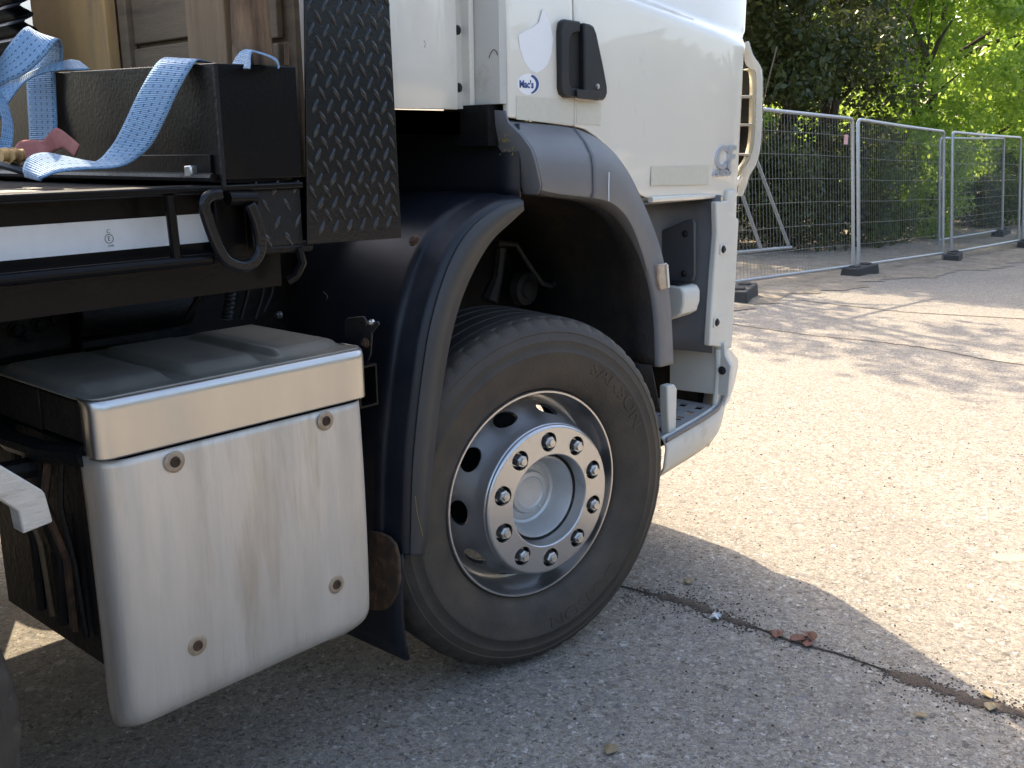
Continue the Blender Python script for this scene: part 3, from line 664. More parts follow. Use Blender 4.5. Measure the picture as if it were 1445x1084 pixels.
# tread plate with real square holes
def tread():
    b = MB(); x0, x1, y0, y1 = .72, 1.08, .055, .29; nx, ny = 11, 7
    X = [x0+(x1-x0)*i/nx for i in range(nx+1)]; Y = [y0+(y1-y0)*j/ny for j in range(ny+1)]
    V = [(x, y, TZ-.03+.03*(x-.72)/.36) for x in X for y in Y]
    F = []
    for i in range(nx):
        for j in range(ny):
            if i % 2 == 1 and j % 2 == 1: continue
            F.append((i*(ny+1)+j, (i+1)*(ny+1)+j, (i+1)*(ny+1)+j+1, i*(ny+1)+j+1))
    b.add(V, F); return b.build('lower_step_tread', 'lgrey', truck, solid=.006, smooth=0)
tread()
b = MB(); b.box(.73, 1.07, .075, .3, .470, .476); b.build('tread_dark_backing', 'flat_black', truck)  # black sheet added under the tread for the darkness in its holes
V = []
for p in rim_e:
    zt = TZ-.032+.032*(p.x-.70)/.38+.05*sst(1.06, 1.2, p.x)
    V += [(p.x, p.y+.022, zt-.002), (p.x, p.y+.010, zt+.004), (p.x, p.y+.0, zt-.004), (p.x, p.y-.010, zt-.03), (p.x, p.y-.002, zt-.10), (p.x, p.y+.02, zt-.135)]
b = MB(); k = len(rim_e); b.add(V, [(i*6+j, (i+1)*6+j, (i+1)*6+j+1, i*6+j+1) for i in range(k-1) for j in range(5)]); sk = b.build('step_skirt', 'offwhite', truck, solid=.006, smooth=50)
V = []
b = MB(); b.add([(p.x, p.y-.0095+.0*i, TZ-.036+.032*(p.x-.70)/.38+.05*sst(1.06, 1.2, p.x)+dz) for p in rim_e for i, dz in enumerate((.012, -.006))], [(2*i, 2*i+1, 2*i+3, 2*i+2) for i in range(k-1)]); b.build('step_edging', 'grey', sk, solid=.004)
P = [at(px, py, 'y', .045) for px, py in [(941, 545), (951, 542), (955, 548), (954, 590), (953, 620), (944, 622), (942, 590)]]
b = MB(); b.prism([(p.x, p.z) for p in P], .043, .075); b.build('step_post', 'offwhite', truck, bevel=.005)
# bumper corner and front panel
def front(name, z0, z1, cx, fr, yn, material, lean=0., hp_=None):
    b = MB()
    half = hp_ or [(cx, yn), (cx+.06, yn+.03), (cx+.11, yn+.10), (fr-.05, yn+.28), (fr-.01, yn+.6), (fr, 1.225)]
    pl = half+[(x, 2.45-y) for x, y in reversed(half[:-1])]
    n = len(pl); zz = np.linspace(z0, z1, 6)
    def f(u, v):
        x, y = pl[round(u*(n-1))]; z = z0+(z1-z0)*v; return (x-lean*(1-v)**2-lean*.4*v**3, y+lean*.3*(1-v)**2, z)
    b.grid(f, n, 6); return b.build(name, material, truck, solid=.02, bevel=.006, smooth=50)
front('front_bumper', .40, .755, 1.09, 1.38, .058, 'offwhite', .05)
front('front_grille', .74, 1.31, 1.085, 1.36, .066, 'offwhite', .0, [(1.10, .068), (1.17, .078), (1.25, .118), (1.33, .19), (1.38, .32), (1.40, .6), (1.41, 1.225)])
b = MB(); b.box(1.13, 1.22, .17, .7, .50, 1.30); b.build('corner_brace', 'chassis', truck)
P = [at(px, py, 'y', .055) for px, py in [(1025, 490), (1031, 494), (1041, 508), (1041, 515), (1036, 540), (1028, 566), (1020, 575), (1027, 556), (1031, 516), (1022, 500)]]
b = MB(); b.prism([(p.x, p.z) for p in P], .05, .09); b.build('bumper_end', 'white', truck, bevel=.004)

# ---- rear half of the front mudguard
RID = catmull([(-.045, 1.334, 0), (-.144, 1.322, 0), (-.247, 1.276, 0), (-.323, 1.198, 0), (-.388, 1.069, 0), (-.429, .92, 0), (-.463, .734, 0), (-.478, .565, 0), (-.482, .495, 0)], 7)
LIP = catmull([(-.042, 1.305, 0), (-.086, 1.280, 0), (-.172, 1.229, 0), (-.252, 1.139, 0), (-.305, 1.04, 0), (-.347, .905, 0), (-.385, .732, 0), (-.412, .553, 0), (-.430, .478, 0)], 7)
V = []; k = len(RID)
for i in range(k):
    r_, l_ = RID[i], LIP[i]; tn = (RID[min(i+1, k-1)]-RID[max(i-1, 0)]).normalized(); nm = Vector((tn.y, -tn.x, 0))
    if nm.x > 0 and nm.y < 0: nm = -nm
    nm = Vector((-abs(tn.y), abs(tn.x), 0))
    t = i/(k-1); st_ = .013*(.2+.8*sst(0, .35, t))
    A = [(l_, .016), (l_.lerp(r_, .1), .004), (l_.lerp(r_, .88), .000), (r_+nm*.002, .004), (r_+nm*.008, .016), (r_+nm*.008, .070), (r_+nm*(.010+st_*.4), .078), (r_+nm*(.010+st_), .088), (r_+nm*(.010+st_), .10), (r_+nm*(.012+st_), .30), (r_+nm*(.012+st_), .50)]
    V += [(p.x, y, p.y) for p, y in A]
b = MB(); b.add(V, [(i*11+j, i*11+j+1, (i+1)*11+j+1, (i+1)*11+j) for i in range(k-1) for j in range(10)])
mg = b.build('mudguard', 'guard', truck, solid=.005, smooth=50)
V = []
for i in range(k):
    r_, l_ = RID[i], LIP[i]
    V += [(*l_.lerp(r_, t).xy, 0) for t in (.04, .5, .93)]
V = [(x, -.0045, z) for x, z, _ in V]
b = MB(); b.add(V, [(i*3+j, (i+1)*3+j, (i+1)*3+j+1, i*3+j+1) for i in range(k-1) for j in range(2)]); b.build('guard_lip', 'lip', mg, solid=.001, smooth=60)
c = at(585, 338, 'y', .2); bolt_head('guard_rivet', mg, at(584, 339, 'x', -.355), .010, .006, d=(-1, 0, .8), material='rust', dome=True)
b = MB(); b.box(-.33, -.06, .02, .5, 1.352, 1.365); 
# panel between guard and cab
b = MB(); b.grid(lambda u, v: (-.012-.03*u*u, .035+.655*u, 1.325+.20*v), 10, 6); b.build('cab_back_splash', 'guard', truck, solid=.006)
b = MB(); b.box(-.29, -.04, .2, .23, 1.50, 1.56); b.build('cab_rear_beam', 'rust', truck)
# mudflap, rusty hanger, brackets
b = MB(); b.grid(lambda u, v: (-.485-.015*math.sin(v*3)+.01*u+.02*v*u, .010+.50*u, .50-(.29+.03*u)*v), 8, 8); b.build('mudflap', 'guard', truck, solid=.010)
P = [at(px, py, 'x', -.50) for px, py in [(526, 748), (540, 750), (553, 756), (562, 766), (567, 785), (568, 815), (564, 838), (556, 853), (546, 860), (532, 860), (524, 857)]]
b = MB(); b.prism([(p.y, p.z) for p in P], -.512, -.502, 'x'); b.build('flap_hanger', 'rust', truck, bevel=.003)
P = [at(px, py, 'x', -.53) for px, py in [(488, 452), (492, 448), (514, 446), (518, 452), (519, 475), (512, 490), (488, 474)]]
b = MB(); b.prism([(p.y, p.z) for p in P], -.534, -.528, 'x'); br = b.build('bracket_plate', 'dgrey', truck, bevel=.0015)
for p in ((496.5, 457.5), (510.5, 455)):
    c = at(*p, 'x', -.5345); b = MB(); b.tube([c, c+Vector((-.0012, 0, 0))], .0035, 12); b.build('bracket_hole', 'flat_black', br)
P = [at(px, py, 'x', -.545) for px, py in [(520, 456), (534, 453), (536, 458), (526, 470), (524, 500), (520, 510), (508, 488), (510, 474)]]
b = MB(); b.prism([(p.y, p.z) for p in P], -.549, -.543, 'x'); br = b.build('bracket_arm', 'dgrey', truck, bevel=.0015)
bolt_head('bracket_bolt', br, at(516, 484, 'x', -.550), .008, .008, d=(-1, 0, 0), material='rust')
bolt_head('bracket_bolt', br, at(524, 455, 'x', -.550), .005, .008, d=(-1, 0, 0), material='nut')
c = at(520, 545, 'y', -.01)
b = MB(); w_, h_, t_ = .027, .048, .0045
b.box(c.x-w_, c.x+w_, -.01, .5, c.z+h_-t_, c.z+h_); b.box(c.x-w_, c.x+w_, -.01, .5, c.z-h_, c.z-h_+t_)
b.box(c.x-w_, c.x-w_+t_, -.01, .5, c.z-h_+t_, c.z+h_-t_); b.box(c.x+w_-t_, c.x+w_, -.01, .5, c.z-h_+t_, c.z+h_-t_)
b.build('square_tube', 'black', truck)
bolt_head('guard_bolt', mg, at(394, 445, 'x', -.47), .007, .01, d=(-1, 0, 0), material='nut')

# ---- aluminium side box
X0, X1, YF = -1.228, -.606, -.03
def rounded_face(name, x0, x1, z0, z1, rbl, rbr, rtl, rtr, rv, depth_l, depth_r, bow, material, parent, rb=0., rt=0.):
    """pressed sheet: flat front with vertical corners of radius rv wrapping to +y, rounded outline corners, bottom/top edge rolled in"""
    # arc-length parametrisation of the plan
    arc = rv*math.pi/2; L = depth_l+arc+(x1-x0-2*rv)+arc+depth_r
    def plan(s):
        if s < depth_l: return x0, YF+rv+depth_l-s
        s -= depth_l
        if s < arc: a = s/rv; return x0+rv-rv*math.cos(a), YF+rv-rv*math.sin(a)
        s -= arc
        if s < x1-x0-2*rv: return x0+rv+s, YF
        s -= x1-x0-2*rv
        if s < arc: a = s/rv; return x1-rv+rv*math.sin(a), YF+rv-rv*math.cos(a)
        s -= arc; return x1, YF+rv+s
    nu, nv = 72, 34
    def zlim(s):
        lo, hi = z0, z1
        if s < rbl: lo = z0+rbl-math.sqrt(max(0, rbl**2-(rbl-s)**2))
        if L-s < rbr: lo = z0+rbr-math.sqrt(max(0, rbr**2-(rbr-(L-s))**2))
        if s < rtl: hi = z1-rtl+math.sqrt(max(0, rtl**2-(rtl-s)**2))
        if L-s < rtr: hi = z1-rtr+math.sqrt(max(0, rtr**2-(rtr-(L-s))**2))
        return lo, hi
    b = MB()
    def f(u, v):
        s = u*L; x, y = plan(s); lo, hi = zlim(s); z = lo+(hi-lo)*v
        d = 0
        if rb and z < z0+rb: d = rb-math.sqrt(max(0, rb**2-(rb-(z-z0))**2))
        if rt and z > z1-rt: d = rt-math.sqrt(max(0, rt**2-(rt-(z1-z))**2))
        y += d*.6+bow*((z-(z0+z1)/2)/((z1-z0)/2))**2
        return (x, y, z)
    b.grid(f, nu, nv); o = b.build(name, material, parent, solid=.004, smooth=50); inward(o, .004); return o
panel = rounded_face('box_panel', X0, X1, .362, .918, .06, .185, .014, .01, .05, .045, .02, .006, 'alu', truck, rb=.055)
for i, p in enumerate(((247, 652), (460, 594), (279, 911), (475, 825))):
    c = at(*p, 'y', YF)
    b = MB(); b.lathe([(.0, .001), (.006, .0015), (.007, .0042), (.0095, .0045), (.0112, .0010)], 24, (c.x, YF, c.z)); b.build('panel_rivet', 'rust', panel, smooth=40)
    b = MB(); b.lathe([(.0105, .0012), (.015, .0016), (.019, .0012), (.0215, -.001)], 28, (c.x, YF, c.z)); b.build('rivet_washer', 'stain', panel, smooth=60)
lid = rounded_face('box_lid', X0-.012, X1+.003, .925, 1.036, .012, .012, .0, .0, .03, .02, .05, .0, 'steel', truck, rt=.022)
# lid top with pressed panels
def lid_top(u, v):
    x = X0-.011+(X1-X0+.013)*u; y = YF+.0125+.46*v
    z = 1.0360-.004*sst(0, .08, v)
    for cx in (.17, .50, .84):
        z += .016*sst(.145, .115, abs(u-cx))*sst(.10, .2, v)*(1-sst(.85, .95, v))
    d_ = min(x-(X0-.011), X1+.002-x)
    if d_ < .03: y += (.03-math.sqrt(max(0, .03**2-(.03-d_)**2)))*(1-v)
    return (x, y, z)
b = MB(); b.grid(lid_top, 130, 40); b.build('lid_top', 'steel_top', lid, solid=.003, smooth=40)
for p in ((310, 505), (155, 526), (443, 477)):
    c = at(*p, 'z', 1.036); b = MB(); V = []; n = 24
    for r_, h_ in ((.017, 0.), (.014, .002), (.009, -.001), (0.0005, -.003)): V += [(c.x+r_*math.cos(2*math.pi*i/n), c.y+r_*math.sin(2*math.pi*i/n), 1.0365+h_) for i in range(n)]
    b.add(V, [(j*n+i, j*n+(i+1) % n, (j+1)*n+(i+1) % n, (j+1)*n+i) for j in range(3) for i in range(n)]); b.build('lid_fixing', 'rust', lid, smooth=0)
b = MB(); b.box(X0+.015, X1-.045, YF+.06, .55, .47, .922); b.build('box_core', 'chassis', truck)
b = MB(); b.box(X0+.004, X0+.012, .03, .22, .94, 1.02); b.box(X0+.004, X0+.012, .23, .46, .935, 1.02); b.build('box_side_plate', 'chassis', truck, bevel=.003)
b = MB(); b.tube([(X0+.01, .06, .915), (X0-.015, .18, .905), (X0-.02, .32, .902), (X0+.0, .48, .915)], .022, 10); b.build('side_hose', 'chassis', truck)
for i in range(5):
    y = .14+.05*i; b = MB(); b.tube([(X0-.005, y, .89), (X0-.012-.01*(i % 2), y+.01, .8), (X0-.0, y+.005-.02*(i % 3), .68), (X0+.004, y, .52)], .006+.003*(i % 3), 6); b.build('side_cable', ('chassis', 'rust', 'chassis', 'wood_h', 'chassis')[i], truck)

# ---- body: deck, side rave, bulkhead box, plates
b = MB(); b.box(-7.2, -.765, .035, 2.42, 1.30, 1.398); b.build('deck', 'chassis', truck)
b = MB(); b.prism([(-.045, 1.404), (-.045, 1.392), (-.030, 1.388), (.034, 1.388), (.034, 1.404)], -7.2, -.765, 'x'); b.build('deck_edge', 'black', truck, bevel=.003)
b = MB(); b.tube([(-7.2, -.036, 1.268), (-.985, -.036, 1.268)], .011, 12); b.tube([(-.985, -.036, 1.268), (-.965, -.02, 1.266), (-.955, .03, 1.266)], .011, 12)
rope = b.build('rope_rail', 'black', truck)
for x in (-1.055, -1.75, -2.5):
    b = MB(); b.tube([(x, -.036, 1.262), (x-.004, -.036, 1.39)], .0095, 10); b.build('rail_bar', 'black', truck)
b = MB(); b.box(-7.2, -.78, .030, .060, 1.19, 1.388); rave = b.build('side_rave', 'black', truck)
P = [at(px, py, 'y', .0285) for px, py in [(0, 325), (288, 301.5), (299, 341), (0, 375)]]
b = MB(); b.prism([(-3.0, P[0].z-.0), (P[1].x, P[1].z), (P[2].x, P[2].z), (-3.0, P[3].z)], .0298, .0285); b.build('reflective_tape', 'tape', rave)
c = at(154, 337, 'y', .028)
b = MB(); b.lathe([(.0085, .0003), (.0072, .0003)], 24, (c.x, .0283, c.z)); b.build('tape_mark', 'ink', rave)
text('tape_mark', 'E', .012, (c.x, .0283, c.z), 'ink', rave, .0001)
text('tape_mark', '104R', .006, (c.x+.002, .0283, c.z-.013), 'ink', rave, .0001)
text('tape_mark', 'C', .010, (c.x, .0283, c.z+.013), 'ink', rave, .0001)
# bulkhead box at the front of the deck
bx0 = -.948
b = MB(); b.add([(bx0, -.042, 1.412), (-.764, -.042, 1.412), (-.764, -.042, 1.627), (bx0, -.042, 1.624), (bx0, 2.45, 1.412), (-.764, 2.45, 1.412), (-.764, 2.45, 1.69), (bx0, 2.45, 1.69)],
          [(0, 1, 2, 3), (4, 7, 6, 5), (0, 3, 7, 4), (1, 5, 6, 2), (3, 2, 6, 7), (0, 4, 5, 1)])
bh = b.build('bulkhead_box', 'black', truck, bevel=.003)
b = MB(); b.tube([(bx0-.012, -.03, 1.4175), (bx0-.012, 2.3, 1.4175)], .009, 8); b.build('bulkhead_rod', 'black', bh)
b = MB(); b.box(bx0-.006, bx0-.0005, -.012, .30, 1.425, 1.46); b.build('bulkhead_strip', 'black', bh, bevel=.001)
b = MB(); b.box(bx0-.004, bx0+.004, -.046, -.040, 1.40, 1.6225); b.build('corner_weld', 'chassis', bh)
b = MB(); b.box(bx0-.02, bx0-.004, .035, .06, 1.418, 1.44); b.build('hinge_lug', 'nut', bh, bevel=.003)
# tread plates
def lugs(poly_test, x0, x1, z0, z1, y, px=.0365, pz=.0243, L=.0165, W=.0056, H=.0034, ph=0.):
    b = MB(); row = 0; z = z0
    while z < z1:
        x = x0+(px/2 if row % 2 else 0)+ph; s = 1 if row % 2 else -1
        ang = R(62)*(-s) if row % 2 == 0 else R(62)*s*1
        ang = R(118) if row % 2 == 0 else R(62)
        while x < x1:
            if poly_test(x, z):
                ca, sa = math.cos(ang), math.sin(ang); V = []; n = 10
                jw = random.uniform(.85, 1.12)
                for sc, hh in ((1, 0.0), (.72, .75), (.3, 1.)):
                    for i in range(n):
                        t = 2*math.pi*i/n; ex = math.cos(t); ey = math.sin(t)*(1-.25*abs(math.cos(t)))
                        lx, ly = L*ex*(sc if sc < 1 else 1)*(1 if sc == 1 else 1.12), W*jw*ey*sc
                        V.append((x+lx*ca-ly*sa, y-H*hh, z+lx*sa+ly*ca))
                b.add(V, [(j*n+i, j*n+(i+1) % n, (j+1)*n+(i+1) % n, (j+1)*n+i) for j in range(2) for i in range(n)]+[tuple(2*n+i for i in range(n))])
            x += px
        z += pz; row += 1
    return b
xl = lambda z: interp(z, [(1.25, -.765), (1.75, -.735), (2.4, -.70)]); xr = lambda z: interp(z, [(1.25, -.505), (1.75, -.515), (2.4, -.53)])
YP = -.045
b = MB(); b.prism([(xl(1.272), 1.278), (xr(1.272), 1.272), (xr(2.1), 2.1), (xl(2.1), 2.1)], YP, YP+.006); tp = b.build('tread_plate', 'plate', truck, bevel=.0015)
lugs(lambda x, z: xl(z)+.006 < x < xr(z)-.006 and z > 1.288, -.78, -.49, 1.285, 2.08, YP).build('plate_lug', 'lug', tp, smooth=60)
b = MB(); b.box(-.885, -.766, YP+.012, YP+.018, 1.28, 1.405); tp2 = b.build('tread_plate', 'chassis', truck, bevel=.001)
lugs(lambda x, z: -.878 < x < -.772 and 1.286 < z < 1.40, -.90, -.77, 1.292, 1.40, YP+.012, px=.05, pz=.034, H=.0022).build('plate_lug', 'lug', tp2, smooth=60)
b = MB(); b.tube([(-.86, -.02, 1.276), (-.74, -.02, 1.272)], .012, 8); b.build('plate_edge_bar', 'chassis', truck)
b = MB(); b.tube([(-.775, -.03, 1.27), (-.772, -.035, 1.24), (-.785, -.03, 1.215), (-.80, -.02, 1.205)], .009, 8); b.build('rope_hook', 'black', truck)
# lashing ring
c0, c1 = at(300, 292, 'y', -.05), at(362, 300, 'y', -.05)
ring_pts = [at(px, py, 'y', -.058) for px, py in [(312, 274), (297, 277), (289, 285), (290, 300), (300, 330), (311, 355), (322, 369), (342, 376), (358, 370), (367, 356), (368, 338), (362, 312), (352, 288)]]
b = MB(); P = catmull(ring_pts, 5); V = []
k = len(P)
for i, p in enumerate(P):
    t = (P[min(i+1, k-1)]-P[max(i-1, 0)]).normalized(); nn = Vector((-t.z, 0, t.x))
    hw = .0125; 
    for a, d in ((-1, .0), (-.6, -.008), (.6, -.008), (1, 0), (.6, .010), (-.6, .010)): V.append(p+nn*(hw*a)+Vector((0, d, 0)))
b.add(V, [(i*6+j, i*6+(j+1) % 6, (i+1)*6+(j+1) % 6, (i+1)*6+j) for i in range(k-1) for j in range(6)]+[tuple(range(6)), tuple((k-1)*6+j for j in range(6))])
b.build('lashing_ring', 'plate', truck, bevel=.002, smooth=40)
p = at(335, 276, 'y', -.035); b = MB(); b.tube([(p.x-.028, -.045, p.z-.004), (p.x+.032, -.045, p.z-.006)], .014, 12); b.build('ring_lug', 'black', truck)
b = MB(); b.box(p.x-.03, p.x+.04, .0, .03, 1.26, 1.39); b.build('ring_plate', 'black', truck, bevel=.004)

# ---- chassis seen in the gap
b = MB(); b.box(-7, 1.1, .80, .87, .78, 1.05); b.build('chassis_rail', 'chassis', truck)
b = MB(); b.box(-7, 1.1, 1.58, 1.65, .78, 1.05); b.build('chassis_rail', 'chassis', truck)
b = MB(); b.box(-7.1, -.9, .78, .86, 1.05, 1.30); b.build('body_runner', 'chassis', truck)
b = MB(); b.box(-1.75, -.985, .585, .60, 1.02, 1.25); pl_ = b.build('spring_plate', 'liner', truck, bevel=.004)
for p in ((22, 465), (37, 472), (55, 458), (75, 450), (18, 440)): bolt_head('plate_bolt', pl_, at(*p, 'y', .584), .012, .014, material='chassis')
b = MB(); b.tube([(-.985, .56, 1.095), (-.70, .56, 1.085), (-.69, .56, 1.085)], [.048, .048, .02], 16); b.build('hydraulic_pipe', 'chassis', truck)
b = MB(); b.tube([at(250, 362, 'y', .3), at(290, 402, 'y', .32)], .010, 8); b.build('tie_rod', 'chassis', truck)
b = MB(); b.tube([at(308, 375, 'y', .25), at(288, 408, 'y', .27), at(262, 450, 'y', .3)], [.012, .008, .006], 8); b.build('lever_rod', 'black', truck)
hp = catmull([at(318, 345, 'y', .22), at(326, 375, 'y', .24), at(326, 410, 'y', .26), at(320, 450, 'y', .28)], 22)
b = MB(); b.tube(hp, [.0135 if i % 3 else .0105 for i in range(len(hp))], 12); b.build('corrugated_hose', 'guard', truck)
for k_, pts in enumerate(([(345, 370), (352, 400), (340, 450)], [(362, 360), (372, 405), (360, 450)], [(380, 380), (384, 410), (372, 440)])):
    b = MB(); b.tube(catmull([at(*p, 'y', .3+.05*k_) for p in pts], 6), .006, 8); b.build('air_line', 'chassis', truck)
b = MB(); b.box(-1.0, -.75, .5, .53, 1.03, 1.045); b.build('bracket_bar', 'chassis', truck)
b = MB(); b.box(-.85, 1.15, .70, 1.75, .60, 1.50); b.build('engine', 'chassis', truck, bevel=.02)
b = MB(); b.box(-.1, .1, .3, 2.15, .42, .56); b.build('axle_beam', 'chassis', truck, bevel=.02)
b = MB(); b.box(-2.06, -1.86, .3, 2.15, .42, .56); b.build('axle_beam', 'chassis', truck, bevel=.02)
for x in (0, -1.955):
    b = MB(); b.lathe([(.1, .0), (.28, .0), (.30, .02), (.46, .04), (.53, 0), (.53, -.28), (.28, -.3)], 48, (x, 2.14, .53)); b.build('far_tyre', 'tyre', truck)
b = MB(); b.box(-1.75, -.62, 1.85, 2.4, .40, 1.0); b.build('far_tank', 'chassis', truck, bevel=.04)
# aluminium end piece by the second wheel
P = [at(px, py, 'y', -.04) for px, py in [(0, 656), (30, 674), (60, 692), (64, 697), (75, 736), (73, 738), (33, 754), (26, 722), (0, 706)]]
b = MB(); b.prism([(-1.62, P[0].z+.15)]+[(p.x, p.z) for p in P]+[(-1.62, P[-1].z+.12)], -.04, .0); b.build('guard_end_strip', 'alu2', truck, bevel=.003)
b = MB(); b.tube([(-1.8, .3, .87), (-1.24, .25, .86)], .022, 8); b.build('guard_stay', 'chassis', truck)
# far rear axles
for x in (-5.0, -6.35):
    for y in (.02, 2.12):
        b = MB(); b.lathe([(.1, -.02), (.28, .0), (.30, .02), (.46, .04), (.53, 0), (.53, -.28), (.28, -.3)], 40, (x, y, .53)); b.build('rear_tyre', 'tyre', truck)

# ================================================================== LOAD ON THE DECK
pan = tag(empty('wooden_partition', (-.72, .6, 1.40)), 'weathered framed wooden panel standing behind the black steel bulkhead box', 'partition')
def board(name, y0, y1, x0, x1, z0, z1, material):
    b = MB(); b.box(x0+.72, x1+.72, y0-.6, y1-.6, z0-1.40, z1-1.40); return b.build(name, material, pan, bevel=.003)
board('board', .735, 1.135, -.745, -.715, 1.405, 2.06, 'wood_pale')
board('batten', .690, .730, -.715, -.690, 1.405, 2.04, 'wood_h')
board('board', .405, .688, -.700, -.685, 1.722, 2.05, 'wood_h')
board('board', .405, .688, -.704, -.685, 1.405, 1.711, 'wood_h')
board('stile', .250, .402, -.728, -.690, 1.405, 2.05, 'wood_v')
board('batten', .196, .238, -.716, -.690, 1.405, 2.05, 'wood_v')
board('board', .095, .180, -.703, -.688, 1.694, 2.03, 'wood_h')
board('board', .095, .180, -.705, -.688, 1.405, 1.684, 'wood_h')
board('backing', .06, 1.13, -.684, -.67, 1.41, 2.03, 'wood_h')
# rough post
b = MB(); seg = 18; V = []; N = 26
for i in range(N):
    z = 1.63+.5*i/(N-1)
    for k in range(seg):
        a = 2*math.pi*k/seg; r_ = (.034+.004*math.sin(z*9))*(1+.16*math.sin(a*3+z*6)+.12*math.sin(a*7+z*17)+.06*math.sin(a*11-z*31))
        V.append((-.80+r_*math.cos(a), .055-.02*(z-1.63)+r_*1.05*math.sin(a), z))
b.add(V, [(i*seg+k, i*seg+(k+1) % seg, (i+1)*seg+(k+1) % seg, (i+1)*seg+k) for i in range(N-1) for k in range(seg)]+[tuple(range(seg)), tuple((N-1)*seg+k for k in range(seg))])
tag(b.build('rough_post', 'bark', smooth=50), 'rough bark-covered wooden post beside the black tread plate', 'post')
b = MB(); p = at(404, 82, 'x', -.845); b.tube([(p.x, p.y, 1.620), (p.x+.002, p.y, 1.645), (p.x, p.y-.002, 1.660)], .0045, 8)
tag(b.build('steel_pin', 'rust'), 'small steel pin standing at the foot of the rough post', 'pin')
# dark corrugated sheet at far left
b = MB(); b.grid(lambda u, v: (-.86-.10*v+.014*math.sin(v*2*math.pi*17), .83+.95*u, 1.60+.62*v), 10, 120)
tag(b.build('corrugated_sheet', 'black', solid=.003, smooth=60), 'dark corrugated sheet behind the blue strap at the left edge', 'sheet')

def ribbon(name, Lp, Rp, material, k=8, thick=.0028, wav=.0):
    L = catmull(Lp, k); Q = catmull(Rp, k); n = len(L); nc = 7
    V = []; uv = []; s = 0
    for i in range(n):
        if i: s += ((L[i]+Q[i])-(L[i-1]+Q[i-1])).length/2
        for j in range(nc):
            t = j/(nc-1); V.append(L[i].lerp(Q[i], t)); uv.append((s, t))
    me = bpy.data.meshes.new(name); F = [(i*nc+j, (i+1)*nc+j, (i+1)*nc+j+1, i*nc+j+1) for i in range(n-1) for j in range(nc-1)]
    me.from_pydata([tuple(v) for v in V], [], F); lay = me.uv_layers.new(name='UVMap')
    for p in me.polygons:
        for li in p.loop_indices: lay.data[li].uv = uv[me.loops[li].vertex_index]
    return link(name, me, material, None, solid=thick, off=0, smooth=60)
def A(l): return [at(px, py, 'x', x) for px, py, x in l]
o = ribbon('lashing_strap', A([(262, 86, -.80), (240, 82.5, -.88), (229.8, 83, -.948), (216, 97, -.975), (194, 135.6, -1.0), (171.6, 182.7, -1.02), (155, 210, -1.035), (133, 229, -1.06), (97, 222, -1.09), (63.7, 216, -1.12), (41.5, 222, -1.14), (33, 238, -1.15), (36, 250, -1.14)]),
           A([(300, 89, -.80), (287, 86, -.88), (277, 85.5, -.948), (265.7, 102, -.965), (249, 133, -.98), (232.5, 169, -.995), (213, 205, -1.01), (188, 227, -1.03), (160.6, 236.7, -1.06), (119, 239, -1.10), (83, 243, -1.14), (62, 250, -1.17), (58, 256, -1.17)]), 'strap')
tag(o, 'blue webbing strap draped from the bulkhead top down to the deck', 'strap', 'blue lashing straps')
o = ribbon('lashing_strap', A([(42, 84, -.85), (38, 90, -.93), (37.5, 105, -.962), (39, 140, -.962), (41, 175, -.965), (42, 203, -.97)]), A([(80, 83, -.85), (78, 89, -.93), (77.5, 102, -.957), (79, 140, -.957), (80.5, 175, -.96), (81.5, 200, -.965)]), 'strap')
tag(o, 'short blue strap hanging straight down against the bulkhead', 'strap', 'blue lashing straps')
o = ribbon('lashing_strap', A([(-60, 160, -1.10), (-25, 115, -1.08), (0, 82, -1.05), (15, 61, -1.03), (36, 39, -1.0), (47, 44, -.97), (60, 62, -.955), (62, 80, -.95), (56, 92, -.95)]), A([(-60, 215, -1.10), (-25, 155, -1.08), (0, 122, -1.05), (33, 106, -1.03), (62, 80, -1.0), (81, 56, -.98), (88, 66, -.96), (88, 84, -.955), (86, 92, -.95)]), 'strap')
tag(o, 'wide twisted blue strap arching up at the left edge', 'strap', 'blue lashing straps')
o = ribbon('lashing_strap', A([(112, 86.5, -.88), (98, 84.5, -.92), (86, 87, -.96), (62, 94, -.99), (32, 107, -1.02), (0, 124, -1.05), (-25, 150, -1.07)]), A([(127, 98, -.90), (105, 99.5, -.935), (86, 99.5, -.968), (60, 104, -.998), (34, 117, -1.03), (8, 152, -1.06), (-10, 190, -1.08)]), 'strap')
tag(o, 'pale blue strap lying over the bulkhead top under the arching strap', 'strap', 'blue lashing straps')
o = ribbon('lashing_strap', A([(-20, 130, -1.12), (-5, 142, -1.11), (3, 165, -1.11), (2, 190, -1.12), (-6, 215, -1.13)]), A([(0, 128, -1.10), (10, 145, -1.09), (18, 172, -1.09), (19, 195, -1.10), (16, 212, -1.11)]), 'strap')
tag(o, 'faded strap end hanging at the very left above the ratchet', 'strap', 'blue lashing straps')
o = ribbon('lashing_strap', A([(325, 96, -.86), (331, 86, -.85), (338, 75, -.84), (347, 70.5, -.835), (362, 73, -.83), (378, 78, -.825), (390, 84, -.82), (394, 95, -.82)]), A([(352, 97, -.90), (353, 90, -.89), (353, 80, -.875), (356, 73, -.865), (366, 75, -.86), (381, 80.5, -.855), (391, 88, -.85), (393, 97, -.85)]), 'strap')
tag(o, 'small blue strap loop showing over the bulkhead by the rough post', 'strap', 'blue lashing straps')
